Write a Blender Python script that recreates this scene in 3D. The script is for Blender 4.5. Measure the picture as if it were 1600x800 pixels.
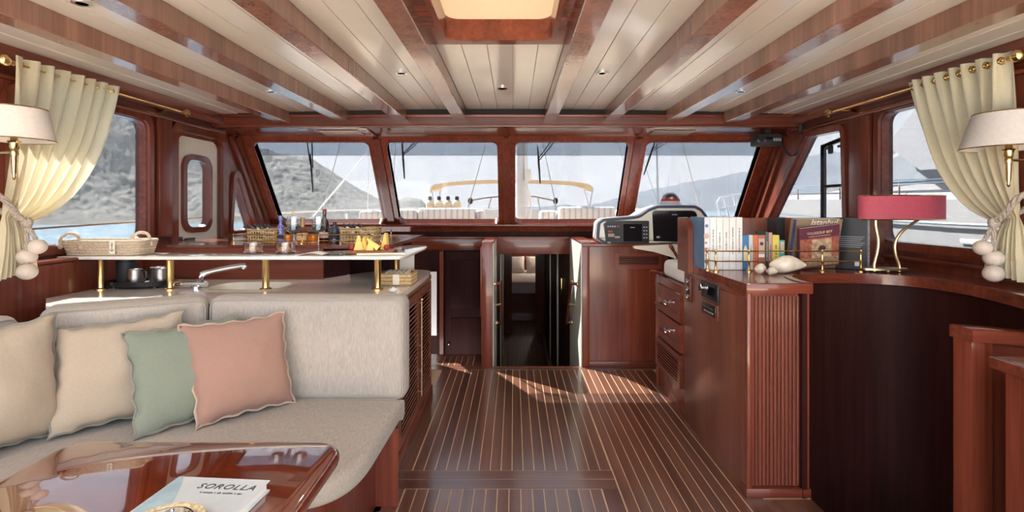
import bpy, bmesh, math, random
from mathutils import Vector as V, Matrix, noise
random.seed(11)
for o in list(bpy.data.objects): bpy.data.objects.remove(o)
S = bpy.context.scene; C = S.collection
PI = math.pi; R = math.radians

# ------------------------------------------------------------------ camera
cd = bpy.data.cameras.new('camera'); cam = bpy.data.objects.new('camera', cd); C.objects.link(cam)
cam.location = (0, 0, 1.4); cam.rotation_euler = (PI/2, 0, 0)
cd.sensor_fit = 'HORIZONTAL'; cd.sensor_width = 36; cd.lens = 18
cd.shift_x = -3/1600; cd.shift_y = -75/1600; cd.clip_start = .02; cd.clip_end = 5000
S.camera = cam

# ------------------------------------------------------------------ world, sun, exposure
w = bpy.data.worlds.new('sky'); S.world = w; w.use_nodes = True
wn = w.node_tree.nodes; wl = w.node_tree.links; wn.clear()
wo = wn.new('ShaderNodeOutputWorld'); wb = wn.new('ShaderNodeBackground')
wt = wn.new('ShaderNodeTexCoord'); wsx = wn.new('ShaderNodeSeparateXYZ'); wr = wn.new('ShaderNodeValToRGB')
wl.new(wt.outputs['Generated'], wsx.inputs[0]); wl.new(wsx.outputs['Z'], wr.inputs[0])
wr.color_ramp.elements[0].position = 0.0; wr.color_ramp.elements[0].color = (.97, .975, .985, 1)
wr.color_ramp.elements[1].position = .85; wr.color_ramp.elements[1].color = (.55, .68, .86, 1)
wl.new(wr.outputs[0], wb.inputs[0]); wb.inputs[1].default_value = 2.7
wl.new(wb.outputs[0], wo.inputs[0])
sd = bpy.data.lights.new('sun', 'SUN'); sun = bpy.data.objects.new('sun', sd); C.objects.link(sun)
sd.energy = 52.0; sd.angle = R(.6); sd.color = (1, .93, .82)
SUN_DIR = V((.68, -.58, -1.0)).normalized()
sun.rotation_euler = SUN_DIR.to_track_quat('-Z', 'Y').to_euler(); sun.location = (-6, 6, 9)
S.view_settings.view_transform = 'Standard'; S.view_settings.look = 'None'
S.view_settings.gamma = 1; S.view_settings.use_curve_mapping = False
S.view_settings.exposure = 0.86

# ------------------------------------------------------------------ helpers
def P(x, y, Y):                       # photo pixel at distance Y
    return V(((x-803)*Y/800, Y, 1.4-(y-325)*Y/800))
def PZ(x, y, z):                      # photo pixel on the level z
    return P(x, y, (1.4-z)*800/(y-325))
def lerp(a, b, t): return a+(b-a)*t

class B:
    def __init__(s): s.bm = bmesh.new()
    def box(s, x0, x1, y0, y1, z0, z1, bev=0, M=None, seg=2):
        g = bmesh.ops.create_cube(s.bm, size=1)['verts']
        for v in g:
            v.co = V((lerp(x0, x1, v.co.x+.5), lerp(y0, y1, v.co.y+.5), lerp(z0, z1, v.co.z+.5)))
        if bev:
            ed = list({e for v in g for e in v.link_edges})
            r = bmesh.ops.bevel(s.bm, geom=ed, offset=bev, segments=seg, profile=.5, affect='EDGES')
            g = list({v for f in r['faces'] for v in f.verts} | {v for v in g if v.is_valid})
        if M is not None: bmesh.ops.transform(s.bm, matrix=M, verts=[v for v in g if v.is_valid])
        return s
    def loft(s, loops, closed=True, cap=True):
        vs = [[s.bm.verts.new(p) for p in l] for l in loops]
        n = len(loops[0])
        for a, b in zip(vs, vs[1:]):
            for i in range(n if closed else n-1):
                j = (i+1) % n
                try: s.bm.faces.new((a[i], a[j], b[j], b[i]))
                except ValueError: pass
        if cap and closed:
            for l in (vs[0][::-1], vs[-1]):
                try: s.bm.faces.new(l)
                except ValueError: pass
        return s
    def tube(s, pts, r, n=8, closed=False):
        pts = [V(p) for p in pts]; m = len(pts)
        rr = r if isinstance(r, (list, tuple)) else [r]*m
        t0 = (pts[1]-pts[0]).normalized()
        up = V((0, 0, 1)) if abs(t0.z) < .9 else V((1, 0, 0))
        nx = t0.cross(up).normalized(); loops = []
        for i in range(m):
            if closed: t = (pts[(i+1) % m]-pts[i-1]).normalized()
            else: t = (pts[min(i+1, m-1)]-pts[max(i-1, 0)]).normalized()
            nx = (nx-t*nx.dot(t)).normalized(); ny = t.cross(nx)
            loops.append([pts[i]+(nx*math.cos(2*PI*k/n)+ny*math.sin(2*PI*k/n))*rr[i] for k in range(n)])
        if closed: loops.append(loops[0]); return s.loft(loops, cap=False)
        return s.loft(loops)
    def lathe(s, prof, c=(0, 0, 0), n=20, M=None):
        c = V(c); loops = []
        for r, z in prof:
            l = [V((max(r, 1e-4)*math.cos(2*PI*k/n), max(r, 1e-4)*math.sin(2*PI*k/n), z)) for k in range(n)]
            loops.append([(M @ p if M is not None else p)+c for p in l])
        return s.loft(loops)
    def prism(s, pts, f, t0, t1):     # pts 2d, f(u, v, t) -> 3d
        return s.loft([[f(u, v, t) for u, v in pts] for t in (t0, t1)])
    def ring(s, outer, inner, f, t0, t1):
        L = [[f(u, v, t) for u, v in q] for q, t in ((outer, t0), (outer, t1), (inner, t1), (inner, t0), (outer, t0))]
        return s.loft(L, cap=False)
    def ball(s, c, r, n=16, sc=(1, 1, 1)):
        M = Matrix.Translation(V(c)) @ Matrix.Diagonal((sc[0]*r, sc[1]*r, sc[2]*r, 1))
        bmesh.ops.create_uvsphere(s.bm, u_segments=n, v_segments=max(6, n//2), radius=1, matrix=M); return s
    def grid(s, fn, nu, nv, closed_u=False):
        vs = [[s.bm.verts.new(fn(i/nu, j/nv)) for i in range(nu if closed_u else nu+1)] for j in range(nv+1)]
        w_ = len(vs[0])
        for j in range(nv):
            for i in range(nu):
                k = (i+1) % w_
                try: s.bm.faces.new((vs[j][i], vs[j][k], vs[j+1][k], vs[j+1][i]))
                except ValueError: pass
        return s

WL = {}
def setp(o, label, cat, group, kind):
    if label: o['label'] = label
    if cat: o['category'] = cat
    if group: o['group'] = group
    if kind: o['kind'] = kind
def thing(name, loc, label, cat, group=None, kind=None):
    o = bpy.data.objects.new(name, None); C.objects.link(o); o.location = V(loc); o.empty_display_size = .05
    WL[o] = V(loc); setp(o, label, cat, group, kind); return o
def obj(name, b, m, parent=None, label=None, cat=None, group=None, kind=None, ang=35, weld=False):
    bm = b.bm
    if weld: bmesh.ops.remove_doubles(bm, verts=bm.verts, dist=1e-5)
    bmesh.ops.recalc_face_normals(bm, faces=bm.faces)
    xs = [v.co for v in bm.verts]
    c = V(((min(p.x for p in xs)+max(p.x for p in xs))/2, (min(p.y for p in xs)+max(p.y for p in xs))/2, min(p.z for p in xs)))
    for v in bm.verts: v.co -= c
    me = bpy.data.meshes.new(name); bm.to_mesh(me); bm.free()
    me.polygons.foreach_set('use_smooth', [True]*len(me.polygons)); me.set_sharp_from_angle(angle=R(ang))
    me.materials.append(m)
    o = bpy.data.objects.new(name, me); C.objects.link(o)
    if parent is not None: o.parent = parent; o.location = c-WL[parent]
    else: o.location = c
    WL[o] = c; setp(o, label, cat, group, kind); return o
def copyat(o, wpos, parent=None):     # another piece of the same mesh, base at wpos
    c = o.copy(); C.objects.link(c); WL[c] = V(wpos)
    c.parent = parent; c.location = V(wpos)-(WL[parent] if parent is not None else V((0, 0, 0))); return c
def copytree(o, parent=None):
    c = o.copy(); C.objects.link(c); c.parent = parent; WL[c] = WL[o].copy()
    for ch in list(o.children): copytree(ch, c)
    return c
def struct(name, b, m, label, cat, parent=None, **k):
    return obj(name, b, m, parent, label if parent is None else None, cat if parent is None else None, kind='structure' if parent is None else None, **k)
def box(*a, **k): return B().box(*a, **k)

def text(name, s, size, M, m, parent=None, ext=.0004, align='CENTER', shear=0, space=1):
    cu = bpy.data.curves.new(name, 'FONT'); cu.body = s; cu.size = size; cu.align_x = align; cu.align_y = 'CENTER'
    cu.extrude = ext; cu.shear = shear; cu.space_character = space; cu.resolution_u = 3
    t = bpy.data.objects.new(name, cu); C.objects.link(t)
    bpy.context.view_layer.update()
    me = bpy.data.meshes.new_from_object(t.evaluated_get(bpy.context.evaluated_depsgraph_get()))
    bpy.data.objects.remove(t)
    b = B(); b.bm.from_mesh(me); bmesh.ops.transform(b.bm, matrix=M, verts=b.bm.verts)
    return obj(name, b, m, parent)
def marks(name, length, h, M, m, parent=None, seed=1):   # a line of print too small to read: short separate strokes
    rg = random.Random(seed); b = B(); x = -length/2
    while x < length/2-h*.3:
        w_ = h*rg.uniform(.25, .6); b.box(x, min(x+w_, length/2), -h/2*rg.uniform(.7, 1), h/2*rg.uniform(.7, 1), 0, .0004); x += w_+h*(rg.uniform(.25, .4) if rg.random() < .82 else .9)
    bmesh.ops.transform(b.bm, matrix=M, verts=b.bm.verts); return obj(name, b, m, parent)
def frameM(o, x, y):                  # matrix with origin o, x-axis, y-axis (world)
    x = V(x).normalized(); y = V(y).normalized(); z = x.cross(y).normalized(); y = z.cross(x)
    return Matrix(((x.x, y.x, z.x, o[0]), (x.y, y.y, z.y, o[1]), (x.z, y.z, z.z, o[2]), (0, 0, 0, 1)))

def rpoly(pts, r, k=6):               # polygon with rounded corners, k+1 points a corner
    n = len(pts); out = []; rs = r if isinstance(r, (list, tuple)) else [r]*n
    for i in range(n):
        p = V(pts[i]).to_2d(); a = (V(pts[i-1]).to_2d()-p); b = (V(pts[(i+1) % n]).to_2d()-p)
        la, lb = a.length, b.length; a /= la; b /= lb
        th = math.acos(max(-1, min(1, a.dot(b))))
        d = min(rs[i]/math.tan(th/2), la*.49, lb*.49); rr = d*math.tan(th/2)
        c = p+(a+b).normalized()*(rr/math.sin(th/2)); s0 = p+a*d-c; s1 = p+b*d-c
        a0 = math.atan2(s0.y, s0.x); a1 = math.atan2(s1.y, s1.x); da = (a1-a0+PI) % (2*PI)-PI
        for q in range(k+1):
            an = a0+da*q/k; out.append((c.x+rr*math.cos(an), c.y+rr*math.sin(an)))
    return out
def rect(u0, u1, v0, v1): return [(u0, v0), (u1, v0), (u1, v1), (u0, v1)]
def off(pts, d):                      # grow (d>0) a convex polygon round its centre of edges
    n = len(pts); A = sum(pts[i][0]*pts[(i+1) % n][1]-pts[(i+1) % n][0]*pts[i][1] for i in range(n)); sg = 1 if A > 0 else -1
    L = []
    for i in range(n):
        p = V(pts[i]).to_2d(); q = V(pts[(i+1) % n]).to_2d(); t = (q-p).normalized(); nn = V((t.y, -t.x))*sg*d
        L.append((p+nn, t))
    out = []
    for i in range(n):
        p, t = L[i-1]; q, s = L[i]
        cr = t.x*s.y-t.y*s.x; u = ((q-p).x*s.y-(q-p).y*s.x)/cr; out.append(tuple(p+t*u))
    return out
def bez(pts, n=10):                   # Catmull-Rom through points
    pts = [V(p) for p in pts]; out = []
    for i in range(len(pts)-1):
        p0 = pts[max(i-1, 0)]; p1 = pts[i]; p2 = pts[i+1]; p3 = pts[min(i+2, len(pts)-1)]
        for k in range(n):
            t = k/n
            out.append(.5*((2*p1)+(p2-p0)*t+(2*p0-5*p1+4*p2-p3)*t*t+(3*p1-p0-3*p2+p3)*t**3))
    out.append(pts[-1]); return out

# ------------------------------------------------------------------ materials
MT = {}
def srgb(r, g, b):
    f = lambda c: (c/255/12.92 if c/255 <= .04045 else ((c/255+.055)/1.055)**2.4)
    return (f(r), f(g), f(b), 1)
def base(name):
    m = bpy.data.materials.new(name); m.use_nodes = True
    return m, m.node_tree.nodes, m.node_tree.links, m.node_tree.nodes['Principled BSDF']
def coords(n, l, scale, rnd=True):
    tc = n.new('ShaderNodeTexCoord'); mp = n.new('ShaderNodeMapping'); mp.inputs['Scale'].default_value = scale
    l.new(tc.outputs['Object'], mp.inputs[0])
    if rnd:
        oi = n.new('ShaderNodeObjectInfo'); ml = n.new('ShaderNodeMath'); ml.operation = 'MULTIPLY'; ml.inputs[1].default_value = 37
        l.new(oi.outputs['Random'], ml.inputs[0]); l.new(ml.outputs[0], mp.inputs['Location'])
    return mp.outputs[0]
def ramp(n, l, src, c1, c2, p1=.35, p2=.65):
    r = n.new('ShaderNodeValToRGB'); r.color_ramp.elements[0].position = p1; r.color_ramp.elements[1].position = p2
    r.color_ramp.elements[0].color = c1; r.color_ramp.elements[1].color = c2; l.new(src, r.inputs[0]); return r.outputs[0]
def noi(n, l, vec, sc, det=4, rough=.55, dist=0):
    t = n.new('ShaderNodeTexNoise'); t.inputs['Scale'].default_value = sc; t.inputs['Detail'].default_value = det
    t.inputs['Roughness'].default_value = rough; t.inputs['Distortion'].default_value = dist
    l.new(vec, t.inputs['Vector']); return t.outputs['Fac']
def bump(n, l, src, bs, st, dist=.01):
    b = n.new('ShaderNodeBump'); b.inputs['Strength'].default_value = st; b.inputs['Distance'].default_value = dist
    l.new(src, b.inputs['Height']); l.new(b.outputs[0], bs.inputs['Normal'])
def plain(name, col, rough=.5, metal=0, coat=0, var=.12, sc=8, bst=0, spec=.5, sheen=0, trans=0):
    m, n, l, bs = base(name)
    v = coords(n, l, (1, 1, 1)); f = noi(n, l, v, sc)
    c2 = tuple(min(1, x*(1+var)) for x in col[:3])+(1,); c1 = tuple(x*(1-var) for x in col[:3])+(1,)
    l.new(ramp(n, l, f, c1, c2), bs.inputs['Base Color'])
    bs.inputs['Roughness'].default_value = rough; bs.inputs['Metallic'].default_value = metal
    bs.inputs['Coat Weight'].default_value = coat; bs.inputs['Coat Roughness'].default_value = .05
    bs.inputs['Specular IOR Level'].default_value = spec
    if sheen: bs.inputs['Sheen Weight'].default_value = sheen
    if trans: bs.inputs['Transmission Weight'].default_value = trans
    if bst: bump(n, l, noi(n, l, v, sc*12), bs, bst, .003)
    MT[name] = m; return m
def wood(name, c1, c2, axis='z', rough=.3, coat=.3, sc=1.0, cr=.08, fig=0, spec=.4, cior=1.5):
    m, n, l, bs = base(name)
    a = {'x': (1.2, 38, 38), 'y': (38, 1.2, 38), 'z': (38, 38, 1.2)}[axis]
    v = coords(n, l, tuple(q*sc for q in a))
    f1 = noi(n, l, v, 1, 5, .6); col = ramp(n, l, f1, c1, c2, .28, .72)
    a2 = {'x': (.6, 6, 6), 'y': (6, .6, 6), 'z': (6, 6, .6)}[axis]
    f2 = noi(n, l, coords(n, l, tuple(q*sc for q in a2)), 1, 3, .5, .6)
    mx = n.new('ShaderNodeMix'); mx.data_type = 'RGBA'; mx.blend_type = 'MULTIPLY'; mx.inputs[0].default_value = .75+fig
    l.new(col, mx.inputs[6]); l.new(ramp(n, l, f2, (.62, .58, .56, 1), (1.15, 1.12, 1.1, 1), .3, .7), mx.inputs[7])
    hs = n.new('ShaderNodeHueSaturation'); oi = n.new('ShaderNodeObjectInfo'); mr = n.new('ShaderNodeMapRange')
    mr.inputs[3].default_value = .86; mr.inputs[4].default_value = 1.14
    l.new(oi.outputs['Random'], mr.inputs[0]); l.new(mr.outputs[0], hs.inputs['Value']); l.new(mx.outputs[2], hs.inputs['Color'])
    l.new(hs.outputs[0], bs.inputs['Base Color'])
    bs.inputs['Roughness'].default_value = rough; bs.inputs['Coat Weight'].default_value = coat; bs.inputs['Coat Roughness'].default_value = cr; bs.inputs['Coat IOR'].default_value = cior
    bs.inputs['Specular IOR Level'].default_value = spec
    bump(n, l, f1, bs, .03, .001); MT[name] = m; return m
def fabric(name, c1, c2, sc=420, rough=.9, bst=.4, stripes=False, sheen=.25, transl=0):
    m, n, l, bs = base(name)
    v = coords(n, l, (1, 1, 1), False)
    wv = []
    for ax in (0, 1):
        t = n.new('ShaderNodeTexWave'); t.bands_direction = 'XYZ'[ax*2] if not stripes else 'X'; t.inputs['Scale'].default_value = sc/6.28*(1 if ax else .8)
        t.inputs['Distortion'].default_value = 1.5; t.inputs['Detail'].default_value = 1
        l.new(v, t.inputs[0]); wv.append(t.outputs['Fac'])
    ad = n.new('ShaderNodeMath'); ad.operation = 'ADD'; l.new(wv[0], ad.inputs[0]); l.new(wv[1], ad.inputs[1])
    big = noi(n, l, coords(n, l, (1, 1, 1)), 60, 4)
    ml = n.new('ShaderNodeMath'); ml.operation = 'MULTIPLY_ADD'; ml.inputs[1].default_value = .35
    l.new(ad.outputs[0], ml.inputs[0]); l.new(big, ml.inputs[2])
    l.new(ramp(n, l, ml.outputs[0], c1, c2, .4, 1.0), bs.inputs['Base Color'])
    bs.inputs['Roughness'].default_value = rough; bs.inputs['Sheen Weight'].default_value = sheen; bs.inputs['Specular IOR Level'].default_value = .2
    bump(n, l, ad.outputs[0], bs, bst, .0008)
    if transl:
        tr = n.new('ShaderNodeBsdfTranslucent'); tr.inputs[0].default_value = c2
        mx = n.new('ShaderNodeMixShader'); mx.inputs[0].default_value = transl
        l.new(bs.outputs[0], mx.inputs[1]); l.new(tr.outputs[0], mx.inputs[2]); l.new(mx.outputs[0], n['Material Output'].inputs[0])
    MT[name] = m; return m
def pane(name, tint, ior=1.35):
    m, n, l, bs = base(name); n.remove(bs)
    tr = n.new('ShaderNodeBsdfTransparent'); tr.inputs[0].default_value = tint
    gl = n.new('ShaderNodeBsdfGlossy'); gl.inputs['Roughness'].default_value = .01; gl.inputs[0].default_value = (.9, .9, .9, 1)
    lw = n.new('ShaderNodeLayerWeight'); lw.inputs[0].default_value = .5
    pw = n.new('ShaderNodeMath'); pw.operation = 'POWER'; pw.inputs[1].default_value = 5; l.new(lw.outputs['Facing'], pw.inputs[0])
    fr = n.new('ShaderNodeMath'); fr.operation = 'MULTIPLY_ADD'; fr.inputs[1].default_value = .6; fr.inputs[2].default_value = (ior-1)*.05 if ior < 1.4 else .09; l.new(pw.outputs[0], fr.inputs[0])
    mx = n.new('ShaderNodeMixShader'); l.new(fr.outputs[0], mx.inputs[0]); l.new(tr.outputs[0], mx.inputs[1]); l.new(gl.outputs[0], mx.inputs[2])
    l.new(mx.outputs[0], n['Material Output'].inputs[0]); MT[name] = m; return m
def emit(name, col, st):
    m, n, l, bs = base(name); bs.inputs['Base Color'].default_value = col
    bs.inputs['Emission Color'].default_value = col; bs.inputs['Emission Strength'].default_value = st; MT[name] = m; return m

def cloth(name, c):
    m, n, l, bs = base(name); v = coords(n, l, (1, 1, 1), False)
    l.new(ramp(n, l, noi(n, l, v, 350, 3), tuple(q*.93 for q in c[:3])+(1,), tuple(min(1, q*1.07) for q in c[:3])+(1,)), bs.inputs['Base Color'])
    bs.inputs['Roughness'].default_value = .9; bs.inputs['Sheen Weight'].default_value = .15; bs.inputs['Specular IOR Level'].default_value = .15
    bump(n, l, noi(n, l, v, 9, 4), bs, .25, .02); MT[name] = m
def weave(name, c1, c2, sc):
    m, n, l, bs = base(name); v = coords(n, l, sc, False); f = noi(n, l, v, 1, 2, .5)
    g = noi(n, l, coords(n, l, (sc[0], sc[2] if sc[1] > 100 else sc[0], sc[0]), False), 1.1, 2, .5)
    mm = n.new('ShaderNodeMath'); mm.operation = 'MULTIPLY_ADD'; mm.inputs[1].default_value = .4; l.new(g, mm.inputs[0]); l.new(f, mm.inputs[2])
    l.new(ramp(n, l, mm.outputs[0], c1, c2, .45, .95), bs.inputs['Base Color']); bs.inputs['Roughness'].default_value = .9; bs.inputs['Specular IOR Level'].default_value = .15; bs.inputs['Sheen Weight'].default_value = .15
    bump(n, l, f, bs, .25, .002); MT[name] = m
MA = (.105, .023, .013, 1); MB_ = (.195, .049, .028, 1)
for ax in 'xyz': wood('mahogany_'+ax, MA, MB_, ax, spec=.3, coat=.25)
for ax in 'xyz': wood('gloss_'+ax, (.12, .025, .013, 1), (.22, .054, .029, 1), ax, .22, .4, spec=.3)
wood('beam', (.23, .105, .07, 1), (.34, .165, .115, 1), 'z', .25, .6, 1.2, .1, cior=1.7)
wood('panel_brown', (.15, .046, .027, 1), (.25, .083, .048, 1), 'z', .32, .3)
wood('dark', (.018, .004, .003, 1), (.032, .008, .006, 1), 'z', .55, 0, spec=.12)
wood('teak', (.092, .038, .025, 1), (.185, .08, .049, 1), 'y', .3, .7, .6, .17, .2, cior=2.0)
wood('teak_x', (.092, .038, .025, 1), (.17, .072, .044, 1), 'x', .3, .7, .6, .17, .2, cior=2.0)
wood('table', (.085, .013, .005, 1), (.21, .036, .011, 1), 'x', .08, 1.0, .45, .012, .2, cior=2.9)
wood('board', (.30, .11, .05, 1), (.42, .17, .08, 1), 'x', .5, 0)
plain('caulk', (.52, .36, .22, 1), .5)
plain('ceiling', (.655, .62, .575, 1), .22, coat=.25, var=.02)
plain('groove', (.45, .41, .36, 1), .6)
plain('cream', (.71, .665, .56, 1), .25, coat=.3, var=.03)
plain('cream_green', (.66, .68, .60, 1), .3, coat=.2, var=.03)
plain('counter', (.74, .70, .67, 1), .1, coat=.6, var=.04, sc=60)
plain('gelcoat', (.72, .72, .74, 1), .25, coat=.4, var=.03)
plain('gelcoat_cream', (.76, .73, .64, 1), .25, coat=.4, var=.03)
plain('white', (.8, .79, .78, 1), .4, var=.03)
plain('brass', (.72, .50, .22, 1), .18, 1, var=.06, sc=20)
plain('brass_soft', (.62, .48, .28, 1), .32, 1, var=.08, sc=20)
plain('chrome', (.75, .75, .77, 1), .08, 1, var=.03)
plain('steel', (.55, .54, .53, 1), .28, 1, var=.08, sc=30)
plain('black', (.012, .012, .014, 1), .35, var=.1)
plain('black_soft', (.02, .02, .023, 1), .55, var=.1, bst=.1)
plain('screen', (.008, .009, .012, 1), .08, coat=.5, var=.05)
plain('navy_trim', (.035, .04, .07, 1), .45, var=.1)
plain('grey', (.35, .35, .36, 1), .5)
plain('gap_shade', (.012, .008, .007, 1), .8)  # near-black: shade of gaps and recesses put into the colour
plain('shade', (.62, .57, .53, 1), .8, var=.04, sc=80)
plain('pink_shade', (.42, .062, .10, 1), .7, var=.06, sc=60)
plain('rope', (.52, .42, .31, 1), .85, var=.2, sc=90, bst=.4)
plain('rope_grey', (.42, .35, .29, 1), .85, var=.25, sc=120, bst=.4)
plain('bead', (.62, .52, .44, 1), .5, var=.06, sc=12)
plain('straw', (.62, .46, .25, 1), .75, var=.3, sc=140, bst=.3)
plain('straw_dark', (.42, .28, .13, 1), .75, var=.3, sc=140, bst=.3)
plain('label', (.78, .72, .6, 1), .7, var=.03)
plain('ink', (.03, .03, .035, 1), .6)
plain('paper', (.82, .80, .75, 1), .7, var=.03)
plain('shell', (.74, .65, .52, 1), .3, coat=.3, var=.14, sc=18)
plain('cheese', (.80, .55, .13, 1), .45, var=.08)
plain('rind', (.30, .03, .03, 1), .5)
plain('nuts', (.55, .30, .12, 1), .6, var=.3, sc=150)
plain('wine', (.012, .008, .012, 1), .05, var=.1)
plain('fig', (.04, .012, .02, 1), .4)
weave('sofa', (.32, .28, .243, 1), (.45, .405, .36, 1), (420, 420, 34)); weave('sofa_seat', (.27, .235, .20, 1), (.46, .41, .355, 1), (420, 34, 420))
cloth('linen', (.40, .325, .25, 1))
cloth('green_cloth', (.205, .228, .18, 1))
cloth('pink_cloth', (.33, .195, .15, 1))
cloth('piping_dark', (.22, .21, .18, 1))
cloth('piping_pink', (.46, .33, .26, 1))
fabric('curtain', (.72, .64, .45, 1), (.84, .77, .58, 1), 500, bst=.1, transl=.42)
fabric('bedding', (.62, .56, .55, 1), (.75, .69, .68, 1), 500, bst=.1)
fabric('canvas_tan', (.62, .45, .26, 1), (.72, .54, .33, 1), 200, bst=.1)
fabric('canvas_grey', (.13, .135, .15, 1), (.16, .165, .18, 1), 60, bst=.1)
pane('pane', (.398, .406, .42, 1)); pane('pane_tint', (.60, .64, .68, 1)); pane('glass', (.93, .95, .95, 1), 1.45)
pane('blue_glass', (.05, .08, .35, 1)); pane('amber_glass', (.98, .85, .6, 1)); pane('dark_glass', (.12, .03, .03, 1))
pane('pale_glass', (.8, .82, .85, 1)); plain('crystal', (1, 1, 1, 1), .02, var=0, trans=1); pane('ink_glass', (.06, .09, .16, 1))
# ------------------------------------------------------------------ room shell
XL, XR = -2.56, 2.46
def plate(b, outer, holes, f, t0, t1):
    bm = b.bm; sides = []
    for t in (t0, t1):
        es = []; loops = []
        for lp in [outer]+holes:
            vs = [bm.verts.new(f(u, v, t)) for u, v in lp]
            es += [bm.edges.new((vs[i], vs[(i+1) % len(vs)])) for i in range(len(vs))]; loops.append(vs)
        bmesh.ops.triangle_fill(bm, edges=es, use_beauty=True); sides.append(loops)
    for a, c in zip(*sides):
        for i in range(len(a)):
            j = (i+1) % len(a); bm.faces.new((a[i], a[j], c[j], c[i]))
    return b
fL = lambda u, v, t: V((XL-t, u, v))
fR = lambda u, v, t: V((XR+t, u, v))
BY, BZ, TY, TZ = 5.42, 1.244, 4.82, 2.05
SL = math.hypot(TY-BY, TZ-BZ); sY, sZ = (TY-BY)/SL, (TZ-BZ)/SL; nY, nZ = sZ, -sY
fF = lambda u, v, t: V((u, BY+sY*v+nY*t, BZ+sZ*v+nZ*t))

# floor: slab in the colour of the light seams, planks proud of it
b = B()
b.box(-2.6, 1.43, -.6, 4.52, -.06, -.0012)
b.box(-.9, -.28, 4.52, 4.90, -.06, -.0012)
b.box(1.43, 2.6, -.6, 1.0, -.06, -.0012); b.box(1.43, 2.6, 3.25, 4.52, -.06, -.0012); b.box(.62, 2.6, 4.52, 5.5, -.06, -.0012)
floor = struct('floor', b, MT['caulk'], 'varnished plank sole with pale seams across the whole saloon', 'floor')
PW = .0575
def planks(x0, x1, y0, y1, gap=.0048, pitch=PW):
    n = max(1, round((x1-x0)/pitch)); p = (x1-x0)/n
    for i in range(n):
        obj('plank', box(x0+i*p+gap/2, x0+(i+1)*p-gap/2, y0, y1, -.006, 0, .0006, seg=1), MT['teak'], floor)
def board(x0, x1, y0, y1, ax='x'): obj('border_board', box(x0, x1, y0, y1, -.006, .0005, .0006, seg=1), MT['teak_x' if ax == 'x' else 'teak'], floor)
board(-.62, -.545, 2.735, 4.435, 'y')
planks(-.54, .52, 2.735, 4.43)
planks(.525, 1.10, .3, 4.43)
board(1.104, 1.43, .3, 2.46, 'y'); board(1.104, 1.2, 2.46, 4.43, 'y')
board(-.9, .62, 4.435, 4.52)
board(.62, 1.6, 4.435, 4.52)
board(-.62, .52, 2.645, 2.73)
board(-.62, .52, 2.555, 2.64); board(.44, .52, .3, 2.553, 'y'); board(-.62, -.545, .3, 2.553, 'y')
planks(-.54, .435, .3, 2.55)
board(-.9, -.28, 4.525, 4.555); board(-.9, -.28, 4.855, 4.90); planks(-.86, -.37, 4.56, 4.85); board(-.366, -.28, 4.556, 4.854, 'y')
planks(-2.55, -.63, .3, 1.4)
for i in range(5): obj('plank', box(1.135+.058*i, 1.188+.058*i, 2.33, 2.40, .0005, .001), MT['teak'], floor)

# side walls with rounded openings
def window(name, poly, rad, f, label, parent=None, trim=.045, proud=-.022, mat='pane', t_g=.05, axis='gloss_z'):
    hole = rpoly(poly, rad); out = rpoly(off(poly, trim), rad+trim*.8)
    fr = struct(name, B().ring(out, hole, f, proud, .012), MT[axis], label, 'window')
    lip = rpoly(off(poly, .012), rad)
    obj('reveal', B().ring(lip, rpoly(off(poly, -.006), rad), f, .0, .075), MT['gloss_y'], fr)
    obj('pane', B().prism(rpoly(off(poly, .004), rad), f, t_g, t_g+.006), MT[mat], fr)
    return fr
w1 = rect(2.60, 3.57, 1.187, 2.008); w0 = rect(.95, 2.15, 1.187, 2.008)
tri = [(4.63, 1.185), (5.03, 1.185), (4.70, 1.76)]
dr = rect(3.865, 4.47, .90, 1.995)
outer = [(.0, -.06), (5.50, -.06), (5.50, 1.2), (4.86, 2.06), (4.86, 2.3), (.0, 2.3)]
b = plate(B(), outer, [rpoly(off(w1, .008), .07), rpoly(off(w0, .008), .07), rpoly(off(tri, .008), .04), rpoly(dr, .09)], fL, 0, .07)
wall_left = struct('wall_left', b, MT['mahogany_z'], 'red-brown wooden wall with windows and side door behind the galley', 'wall')
window('window_1', w1, .07, fL, 'large rounded side window behind the rope tray, sea and hillside outside')
window('window_2', w0, .07, fL, 'rounded side window beside the sofa, nearest the camera')
window('window_3', tri, .04, fL, 'small triangular window beside the cream door')
v1 = rect(2.55, 3.43, 1.176, 2.035); v0 = rect(.95, 2.1, 1.176, 2.035)
v2 = [(3.80, 1.18), (5.03, 1.18), (4.28, 2.0), (3.83, 1.99)]
b = plate(B(), outer, [rpoly(off(v1, .008), .07), rpoly(off(v0, .008), .07), rpoly(off(v2, .008), .05)], fR, 0, .07)
wall_right = struct('wall_right', b, MT['mahogany_z'], 'red-brown wooden wall behind the curved counter and pink lamp', 'wall')
window('window_4', v1, .07, fR, 'large rounded side window behind the pink lamp, white yacht outside')
window('window_5', v0, .07, fR, 'rounded side window beside the stairwell, nearest the camera')
wf = window('window_6', v2, .05, fR, 'sloping side window with black sliding frame behind the books')
b = B(); X = XR+.062
def barR(y0, z0, y1, z1, wd):
    d = V((0, y1-y0, z1-z0)); n = V((0, -d.z, d.y)).normalized()*wd/2
    b.loft([[V((x, y0, z0))+n, V((x, y1, z1))+n, V((x, y1, z1))-n, V((x, y0, z0))-n] for x in (X, X+.022)])
barR(4.19, 1.18, 4.19, 1.90, .045); barR(4.21, 1.90, 3.84, 1.945, .03); barR(4.19, 1.575, 3.80, 1.575, .022)
obj('sliding_frame', b, MT['black'], wf)
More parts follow.
